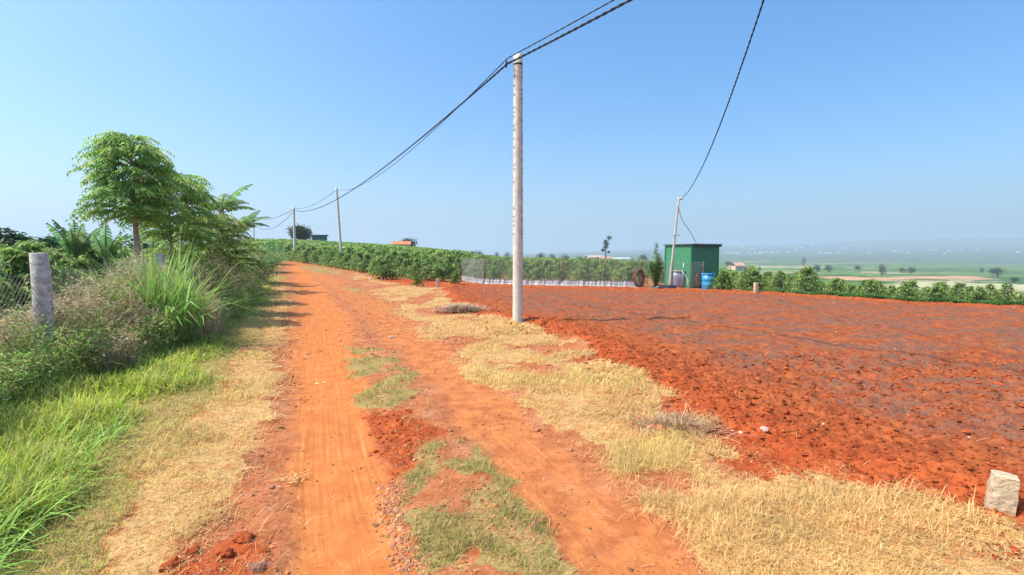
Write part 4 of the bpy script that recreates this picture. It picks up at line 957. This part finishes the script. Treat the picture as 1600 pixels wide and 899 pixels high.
# weeds in front of the fence: dry stalks, little leaves
WEED = cat([(-3.9, 3.0), (-5.0, 5.0), (-5.35, 7.5)], [at(335, 530), at(398, 472), (-11.3, 22), (-13.5, 24), (fx(18) - .8, 18), (fx(3) - .9, 3)])
x = r.uniform(-14, -3.8, 60000); y = r.uniform(3, 24, 60000); k = (sd_poly(x + (fbm(x * 2, y * 2, 2, 3) - .5) * .5, y, WEED) > 0) & (r.random(60000) < np.clip(9 / y, .25, 1) * .8); x, y = x[k], y[k]; d = np.hypot(x, y); z = H(x, y); n = len(x)
hz = fbm(x * .7, y * .7, 3, 14); fr = sstep(0, 1.0, sd_poly(x, y, WEED)); top = (.44 + .56 * fr) * (1.0 + 1.5 * (hz - .5)) * 1.24; brown = (fbm(x * .8 + 4, y * .8, 3, 15) + np.where(y < 7.2, .02, -.16)) > .52; print('weeds', n)
C = np.where(brown[:, None], colvar((.58, .45, .30), n, .3, .08, r), colvar((.50, .52, .20), n, .25, .08, r)); g = G()
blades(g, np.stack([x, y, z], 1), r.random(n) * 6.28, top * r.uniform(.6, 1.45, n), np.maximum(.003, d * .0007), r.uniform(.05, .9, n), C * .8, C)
i_ = r.integers(0, n, 190000); P = np.stack([x[i_], y[i_], z[i_] + top[i_] * r.random(len(i_)) ** .7 * 1.05], 1) + r.normal(0, .05, (len(i_), 3)); b = r.random(len(i_)) * 6.28
C = np.where(brown[i_][:, None], colvar((.52, .40, .26), len(i_), .3, .1, r), colvar((.28, .42, .09), len(i_), .3, .1, r)); C = np.where((r.random(len(i_)) < .2)[:, None], colvar((.42, .42, .16), len(i_), .3, .1, r), C)
leaves2(g, P, np.stack([np.cos(b), np.sin(b), r.normal(.1, .6, len(i_))], 1), r.uniform(.025, .075, len(i_)), .02, C, r=r)
tag(g.build('roadside_weeds', M_leaf, smooth=False), 'tangle of dead brown stalks and leafy green weeds along the roadside fence', 'weeds', kind='stuff')
# low creeping green at the far edge of the field, right
a_ = bear((1180, 22.0), (1300, 19.9), (1400, 18.4), (1500, 17.2), (1620, 16.0), (1800, 14.3))
n = 26000; s_ = r.uniform(0, len(a_) - 1.001, n); i_ = s_.astype(int); f = (s_ - i_)[:, None]; P = a_[i_] * (1 - f) + a_[i_ + 1] * f + np.stack([r.normal(0, .1, n), np.abs(r.normal(0, .5, n)) + .05], 1)
z = H(P[:, 0], P[:, 1]); b = r.random(n) * 6.28; g = G(); leaves2(g, np.column_stack([P, z + r.random(n) * (.05 + .2 * fbm(P[:, 0] * 2, P[:, 1] * 2, 2, 2))]), np.stack([np.cos(b), np.sin(b), r.normal(.2, .5, n)], 1), r.uniform(.05, .13, n), .045, colvar((.12, .24, .05), n, .3, .1, r), r=r)
tag(g.build('ground_cover', M_leaf, smooth=False), 'low creeping green plants edging the ploughed field at right', 'ground cover', kind='stuff')

# clods and gravel
t_ = (1 + 5 ** .5) / 2
IV = norm(np.array([(-1, t_, 0), (1, t_, 0), (-1, -t_, 0), (1, -t_, 0), (0, -1, t_), (0, 1, t_), (0, -1, -t_), (0, 1, -t_), (t_, 0, -1), (t_, 0, 1), (-t_, 0, -1), (-t_, 0, 1)], float))
IF = np.array([(0, 11, 5), (0, 5, 1), (0, 1, 7), (0, 7, 10), (0, 10, 11), (1, 5, 9), (5, 11, 4), (11, 10, 2), (10, 7, 6), (7, 1, 8), (3, 9, 4), (3, 4, 2), (3, 2, 6), (3, 6, 8), (3, 8, 9), (4, 9, 5), (2, 4, 11), (6, 2, 10), (8, 6, 7), (9, 8, 1)])
def rocks(name, x, y, s_, C, label, category, flat=.65):
    n = len(x); z = H(x, y); sc = s_[:, None, None] * np.stack([r.uniform(.6, 1.3, n), r.uniform(.6, 1.3, n), flat * r.uniform(.6, 1.2, n)], 1)[:, None]
    V = IV[None] * (1 + r.normal(0, .16, (n, 12, 1))) * sc; a_ = r.random(n) * 6.28; c, s2 = np.cos(a_)[:, None], np.sin(a_)[:, None]
    V = np.stack([V[..., 0] * c - V[..., 1] * s2, V[..., 0] * s2 + V[..., 1] * c, V[..., 2]], -1) + np.stack([x, y, z + s_ * .1], 1)[:, None]
    g = G(); g.add(V.reshape(-1, 3), None, (IF[None] + np.arange(n)[:, None, None] * 12).reshape(-1, 3), np.repeat(C, 12, 0))
    tag(g.build(name, M_stone, smooth=False), label, category, kind='stuff')
x, y, d = scat(90000, 2.2, 26, -20, 50, r); m = masks(x, y); e = sd_poly(x, y, P_FIELD)
w_ = np.where(e > -.1, .06 + .6 * np.exp(-((e - .4) / .8) ** 2), 0) * (m['field'] > .3) + .5 * (m['red'] > .5); k = r.random(len(x)) < w_ * .75; x, y, d = x[k], y[k], d[k]; n = len(x); print('clods', n)
s_ = np.exp(r.normal(-4.9, .5, n)) * np.clip(d / 4, .8, 2.0); C = colvar((.34, .075, .024), n, .2, .08, r); rocks('soil_clods', x, y, s_.clip(.004, .04), C, 'loose red clods of earth over the ploughed field', 'clods')
x, y, d = scat(130000, 2.0, 26, -38, 22, r); m = masks(x, y); tr = m['track']; k = (m['field'] < .2) & (m['leftv'] < .2) & (m['dry'] < .6) & (r.random(len(x)) < (.30 * (1 - tr) ** 1.5 + .015) * (.3 + 1.4 * sstep(.45, .6, fbm(x * 1.3, y * 1.3, 3, 50))))
x, y, d = x[k], y[k], d[k]; n = len(x); print('gravel', n); s_ = np.exp(r.normal(-5.1, .45, n)) * np.clip(d / 4, .8, 2.5); C = colvar((.44, .18, .08), n, .25, .1, r); rocks('gravel', x, y, s_.clip(.003, .035), C, 'small orange and tan stones scattered on the track', 'gravel')
q = np.array([at(a__, b__) for a__, b__ in ((640, 899), (632, 860), (620, 820), (612, 790), (600, 760))]); n = 700; s_ = r.uniform(0, 3.999, n); i_ = s_.astype(int); f = (s_ - i_)[:, None]; P = q[i_] * (1 - f) + q[i_ + 1] * f + r.normal(0, .055, (n, 2))
C = colvar((.50, .22, .11), n, .25, .1, r); rocks('pebbles', P[:, 0], P[:, 1], np.exp(r.normal(-4.75, .4, n)).clip(.004, .02), C, 'ridge of pebbles pushed up along the edge of the wheel track', 'pebbles')
# single larger stones and clods
def one_rock(px, py, s_, col, label, name='stone', category='stone', flat=.6):
    p = at(px, py); rr = np.random.default_rng(int(px * 7 + py)); V = IV.copy(); Fq = IF.copy()
    for _ in range(2):
        mid = {}; V = list(V); NF = []
        for tr in Fq:
            ids = []
            for a_, b_ in ((0, 1), (1, 2), (2, 0)):
                key = tuple(sorted((tr[a_], tr[b_])))
                if key not in mid: mid[key] = len(V); V.append((np.array(V[key[0]]) + V[key[1]]) / 2)
                ids.append(mid[key])
            NF += [(tr[0], ids[0], ids[2]), (tr[1], ids[1], ids[0]), (tr[2], ids[2], ids[1]), tuple(ids)]
        V = norm(np.array(V)); Fq = np.array(NF)
    V = V * (1 + .9 * (fbm(V[:, 0] * 2.2 + px, V[:, 1] * 1.6 + V[:, 2], 4, 2) - .5)[:, None] + rr.normal(0, .05, (len(V), 1)))
    s_ = s_ * (.7 if col[0] > .7 else 1)
    V = V * np.array([s_ * rr.uniform(.8, 1.3), s_, s_ * flat]); g = G(); g.add(V, None, Fq, C=col)
    tag(g.build(name, M_stone, loc=(p[0], p[1], h1(*p) + s_ * flat * .35), rz=rr.random() * 6, smooth=False), label, category)
RED = (.36, .08, .024)
one_rock(380, 846, .050, RED, 'largest red clod at the left edge of the near track', 'soil_clod', 'clod'); one_rock(300, 866, .035, RED, 'red clod in the straw left of the largest one', 'soil_clod', 'clod'); one_rock(352, 872, .04, RED, 'crumbly red clod just below the largest one', 'soil_clod', 'clod'); one_rock(268, 889, .045, RED, 'leftmost red clod at the bottom edge', 'soil_clod', 'clod'); one_rock(412, 862, .028, RED, 'small red clod right of the largest one', 'soil_clod', 'clod')
one_rock(832, 820, .025, (.45, .2, .12), 'dark flat stone in the right wheel track')
one_rock(977, 701, .022, (.75, .68, .6), 'small white stone below the straw ridge'); one_rock(1157, 681, .028, (.8, .75, .66), 'white stone at the field edge right of the grey heap', flat=.4); one_rock(1144, 678, .02, (.75, .7, .6), 'smaller white stone just left of the one at the field edge', flat=.4)
one_rock(1513, 692, .022, (.8, .76, .7), 'white chip alone on the ash above the big marker', flat=.5); one_rock(1194, 686, .035, (.6, .35, .3), 'pinkish stone at the tip of the straw ridge'); one_rock(1286, 670, .014, (.8, .72, .62), 'tiny pale chip on the bare red edge of the field')
one_rock(495, 596, .035, (.80, .58, .36), 'pale flat stone in the middle of the track, left of its neighbour', flat=.25); one_rock(507, 594, .028, (.80, .58, .36), 'smaller pale flat stone in the middle of the track, right of its neighbour', flat=.25); one_rock(612, 526, .05, (.55, .35, .28), 'grey brown stone in the right wheel track', flat=.35)
one_rock(578, 437, .09, (.7, .66, .6), 'pale stone at the foot of the coffee row by the road', flat=.4)
one_rock(425, 762, .02, (.35, .18, .12), 'dark little stone left of the wheel track')
# heaps of pulled dead plants
def heap(px, py, R, Hh, cols, label, seed, n=1500):
    rr = np.random.default_rng(seed); p = at(px, py); t = thing('debris_heap', label, 'debris heap', (p[0], p[1], h1(*p)), 0, 'heaps of dead plants'); g = G()
    q = np.abs(rr.normal(0, .45, n)).clip(0, 1.2); a_ = rr.random(n) * 6.28; z = Hh * np.exp(-q ** 2 * 2.2) * rr.random(n); P = np.stack([q * R * 1.25 * np.cos(a_), q * R * .8 * np.sin(a_), z], 1)
    C = np.array(cols)[rr.integers(0, len(cols), n)] * rr.uniform(.7, 1.25, (n, 1)); blades(g, P, rr.random(n) * 6.28, rr.uniform(.06, .2, n) * R / .3, .006 * R / .3, rr.uniform(1.1, 1.6, n), C.clip(0, .9), None, .1, .9); g.build('stalks', M_grass, t, smooth=False)
    g = G(); n2 = 60; q = np.abs(rr.normal(0, .4, n2)); a_ = rr.random(n2) * 6.28
    for k in range(n2):
        V = IV * rr.uniform(.015, .045) * (R / .4) * rr.uniform(.6, 1.2, 3); g.add(V + [q[k] * R * cos(a_[k]) * 1.2, q[k] * R * .7 * sin(a_[k]), .01 + .5 * Hh * exp(-q[k] ** 2 * 3)], None, IF, C=np.array((.45, .15, .08)) * rr.uniform(.6, 1.5))
    g.build('clods', M_stone, t, smooth=False)
GY = [(.66, .44, .28), (.52, .32, .2), (.80, .58, .36), (.34, .17, .09)]
heap(1058, 672, .36, .012, GY, 'flat grey heap of dead plants between straw and ploughed soil', 81); heap(722, 488, .65, .10, [(.60, .46, .34), (.74, .58, .42), (.40, .24, .15)], 'greyish mound of dead plants left of the nearest pole', 82, 2200)
heap(845, 812, .06, .01, [(.55, .30, .18)], 'faint greyish litter in the right wheel track', 83, 120); heap(404, 890, .07, .03, [(.60, .50, .40), (.46, .36, .28)], 'small grey tuft at the bottom left of the track', 84, 260)
def straw_wisp(px, py, s_, n, label, seed):
    rr = np.random.default_rng(seed); p = at(px, py); g = G(); P = np.stack([rr.normal(0, s_, n), rr.normal(0, s_, n), .01 + .02 * rr.random(n)], 1)
    blades(g, P, rr.random(n) * 6.28, rr.uniform(.04, .12, n), .006, rr.uniform(1.2, 1.5, n), (.88, .66, .26), (.9, .7, .3), .2, .8); tag(g.build('straw_tuft', M_grass, loc=(p[0], p[1], h1(*p)), smooth=False), label, 'straw tuft', 'loose tufts of straw')
straw_wisp(424, 657, .05, 40, 'bright yellow straw tuft at the left edge of the track', 1); straw_wisp(458, 749, .045, 34, 'yellow straw scrap lying on the left of the wheel track', 2)

# ------------------------------------------------------------------ far trees and buildings
def far_tree(px, dep, top_py, wpx, label, seed, col=(.035, .075, .025), name='tree', base_frac=.25, n=900, shape='round', group='far trees', zfix=None):
    r = np.random.default_rng(seed); x, y = atd(px, dep); z = float(H0(x, y)); d = ray(px, top_py); Ht = CAM_Z + d[2] / d[1] * dep - z; R = wpx / F_PX * dep / 2 * 1.35
    t = thing(name, label, 'tree', (x, y, z - .2), r.random() * 6, group); Ht = max(Ht, R * 1.1)
    g = G(); tube(g, [(0, 0, 0), (.1 * R, 0, Ht * .4), (0, .1 * R, Ht * .8)], [R * .09, R * .07, R * .02], 7, C=(.16, .12, .08))
    for k in range(5): a_ = k * 1.26; tube(g, [(0, 0, Ht * .3), (R * .5 * cos(a_), R * .5 * sin(a_), Ht * .65)], [R * .04, R * .015], 5, False, C=(.16, .12, .08))
    g.build('trunk', M_bark, t); g = G()
    K = 16; cc = r.normal(0, 1, (K, 3)); cc = norm(cc) * r.uniform(.25, .75, (K, 1)); hc = Ht * (1 - base_frac) / 2; cz = Ht * base_frac + hc * .95
    cen = cc * [R * .75, R * .75, hc * .75] + [0, 0, cz]; rad = r.uniform(.34, .6, K)
    i_ = r.integers(0, K, n); v_ = norm(r.normal(0, 1, (n, 3))) * (r.random((n, 1)) ** .35); P = cen[i_] + v_ * rad[i_][:, None] * [R, R, hc]
    b = r.random(n) * 6.28; s_ = R * .16; leaves2(g, P, np.stack([np.cos(b), np.sin(b), r.normal(0, .6, n)], 1), s_ * r.uniform(.6, 1.5, n), s_ * .6, colvar(col, n, .3, .1, r), r=r)
    g.build('crown', M_leaf, t, smooth=False); return t
far_tree(471, 150, 342, 36, 'round dark tree on the hill behind the road bend pole', 401, base_frac=.05, n=1800)
far_tree(640, 230, 366, 26, 'hazy blue tree right of the orange roofed house on the ridge', 402, base_frac=.05); far_tree(626, 235, 374, 15, 'small hazy tree directly behind the orange roofed house', 403)
far_tree(8, 26, 338, 80, 'dark bushy tree at the left edge of the scene', 404, col=(.04, .10, .03), base_frac=.05, n=3500); far_tree(80, 34, 350, 80, 'low green tree between the left edge and the banana plants', 405, col=(.05, .12, .03), base_frac=.0, n=3000)
far_tree(130, 30, 352, 70, 'dull green bushy tree behind the left banana plants', 410, col=(.05, .11, .03), base_frac=.0, n=2500)
far_tree(235, 34, 362, 90, 'dense green tree glimpsed below the tallest feathery crown', 411, col=(.05, .12, .03), base_frac=.0, n=2500)
specs = [(748, 420, 386, 14, 'wide hazy tree on the skyline left of the nearest pole'), (776, 380, 387, 9, 'small skyline tree between the wide one and the nearest pole'), (793, 480, 389, 12, 'pale blue tree touching the left side of the nearest pole'),
 (845, 520, 392, 16, 'first blue tree right of the nearest pole on the skyline'), (862, 560, 394, 12, 'second blue tree right of the nearest pole'), (884, 600, 395, 16, 'third blue skyline tree right of the nearest pole'), (905, 520, 396, 13, 'blue tree just left of the tan farm buildings'), (914, 330, 398, 9, 'dark round bush at the left end of the tan farm building'),
 (985, 520, 399, 12, 'grey blue tree left of the leafy sapling on the skyline'), (1005, 600, 393, 17, 'broad blue tree behind the leafy sapling'), (1030, 560, 398, 12, 'hazy tree just left of the shed'),
 (1256, 900, 399, 9, 'very faint tall tree in the valley right of the shed'), (1278, 520, 411, 14, 'left one of the paired dark valley trees'), (1295, 520, 411, 12, 'right one of the paired dark valley trees'), (1342, 620, 413, 11, 'small dark tree in the valley mid way right'), (1379, 430, 410, 13, 'dark upright oval tree alone in the green valley field'),
 (1411, 520, 415, 9, 'low dark clump in the valley right of the upright oval tree'), (1425, 520, 414, 14, 'longer dark clump in the valley beside the low one'), (1560, 420, 414, 20, 'broad flat topped valley tree toward the right edge'), (1535, 560, 416, 7, 'tiny tree left of the broad flat topped valley tree'), (1587, 300, 430, 12, 'dark valley tree at the far right edge below the broad one'),
 (1165, 420, 414, 10, 'dark tree right of the tan valley house'), (1178, 420, 415, 7, 'small round tree second right of the tan valley house'), (1188, 430, 414, 6, 'narrow tree third right of the tan valley house'), (1140, 700, 407, 14, 'bluish tree clump above the tan valley house')]
for k, (px, dp, ty, wp, lb) in enumerate(specs): far_tree(px, dp, ty, wp, lb, 420 + k, n=520, base_frac=0)
# tall thin tree with tufts
x, y = atd(947, 240); z = float(H0(x, y)); t = thing('tufted_tree', 'tall thin tree with separate tufts of leaves above the farm buildings', 'tree', (x, y, z)); T_ = lambda py: CAM_Z + ray(947, py)[2] / ray(947, py)[1] * 240 - z
g = G(); tube(g, [(0, 0, 0), (-.3, 0, T_(395)), (.3, 0, T_(383)), (1.4, 0, T_(372))], [.35, .28, .2, .1], 7, C=(.2, .17, .14)); g.build('trunk', M_bark, t); g = G(); r = np.random.default_rng(9)
for cx_, py_, w_ in ((1.5, 371.5, 1.3), (0, 381, 1.5), (-.2, 386, 1.2), (-1.5, 391, .9), (1.3, 394, .6), (-.4, 377, .9)):
    n = 260; P = np.array([cx_, 0, T_(py_)]) + r.normal(0, .45, (n, 3)) * [w_, w_, w_ * .75]; b = r.random(n) * 6.28; leaves2(g, P, np.stack([np.cos(b), np.sin(b), r.normal(0, .5, n)], 1), .5, .3, colvar((.035, .07, .03), n), r=r)
g.build('crown', M_leaf, t, smooth=False)
def house(px, dep, w_, d_, h_, wallc, roofc, label, rz=0, gable=.35, name='house', category='house', group=None, sink=0, detail=True, zoff=0):
    x, y = atd(px, dep); z = float(H0(x, y)) - sink + zoff; t = thing(name, label, category, (x, y, z), rz, group)
    g = G(); box(g, (0, 0, h_ / 2), (w_, d_, h_), C=wallc)
    g.build('wall', M_wall, t, smooth=False); g = G(); o_ = .4; hx, hy = w_ / 2 + o_, d_ / 2 + o_; rh = d_ * gable; th = .15
    V = [(-hx, -hy, h_ - .05), (hx, -hy, h_ - .05), (hx, 0, h_ + rh), (-hx, 0, h_ + rh), (-hx, hy, h_ - .05), (hx, hy, h_ - .05)]; V = V + [(a_, b_, c + th) for a_, b_, c in V]
    g.add(V, [[0, 1, 2, 3], [3, 2, 5, 4], [6, 9, 8, 7], [9, 10, 11, 8], [0, 6, 7, 1], [5, 11, 10, 4], [1, 7, 8, 2], [2, 8, 11, 5], [0, 3, 9, 6], [3, 4, 10, 9]], C=roofc); g.build('roof', M_wall, t, smooth=False)
    if detail:
        for k in (-1, 0, 1):
            g = G(); box(g, (k * w_ * .28, -d_ / 2 - .02, h_ * .5 if k else h_ * .4), (w_ * .12, .08, h_ * (.35 if k else .78)), C=(.08, .08, .1)); g.build('door' if k == 0 else 'window', M_wall, t, smooth=False)
    return t
house(628, 215, 7, 5, 2.2, (.62, .38, .22), (.62, .22, .08), 'orange roofed house peeking over the coffee ridge', .25, .28, zoff=1.2)
x_ = house(500, 140, 3.4, 3, 2.0, (.06, .14, .13), (.06, .13, .12), 'dark green boxy shed on the hill right of the round tree', .1, .05, 'storage_shed', 'shed', zoff=1.1, detail=False)
house(929, 300, 10, 7, 3.0, (.50, .42, .33), (.44, .36, .29), 'cream walled farm building at the left of the far farm', .15, .18, zoff=2.0)
house(945, 290, 8, 6, 2.4, (.36, .20, .13), (.42, .26, .18), 'brown brick farm building beneath the tall thin tree', .1, .2, zoff=2.0)
house(968, 380, 15, 8, 2.6, (.34, .38, .40), (.42, .45, .46), 'long pale greenhouse right of the brown farm building', .1, .16, 'greenhouse', 'greenhouse', zoff=2.6, detail=False)
house(1153, 400, 8, 6, 3.4, (.62, .46, .34), (.58, .34, .22), 'tan house with pinkish roof in the valley right of the shed', .2, .4, zoff=2)
house(1143, 410, 5, 4, 2.2, (.5, .4, .33), (.45, .32, .25), 'low brown outbuilding left of the tan valley house', .2, .3, zoff=2)
r = np.random.default_rng(91)
cols = [(.85, .88, .92), (.8, .8, .82), (.6, .72, .85), (.75, .72, .7), (.85, .86, .88)]
hp = [(1138, 3000), (1145, 3100), (1152, 2900), (1170, 3000), (1180, 2900), (1188, 3000), (1196, 3050), (1206, 3000), (1215, 3100), (1231, 3000), (1268, 4900), (1281, 2700), (1290, 2650), (1296, 2750), (1310, 2700), (1299, 5200), (1358, 2600), (1398, 2900), (1418, 2500), (1452, 3000), (1461, 3000), (1483, 2600), (1501, 2700), (1476, 2300), (1526, 2700), (1540, 5000), (1558, 5100), (1572, 5100), (1588, 5600), (1590, 2400), (1434, 5200), (1399, 5700), (1376, 5800), (1492, 4800), (1245, 3300), (1252, 4200), (1175, 3700), (1192, 4300), (1160, 4500), (1215, 5000), (1320, 3600)]
for k, (px, dp) in enumerate(hp):
    dp = dp * r.uniform(.97, 1.03); lb = 'white and blue roofed buildings dotted over the distant hazy hillside' if dp > 4000 else 'tiny pale building in the haze at the foot of the distant hills'
    s_ = dp / 3000; house(px, dp, r.uniform(8, 22) * s_, 9 * s_, 5 * s_, cols[k % 5], cols[(k + 1) % 5], 'tiny pale building high on the distant hazy hillside' if dp > 4000 else lb, r.uniform(-.3, .3), .3, name='distant_building', category='building', group='buildings high on the far hillside' if dp > 4000 else 'buildings at the foot of the far hills', detail=False, sink=1)
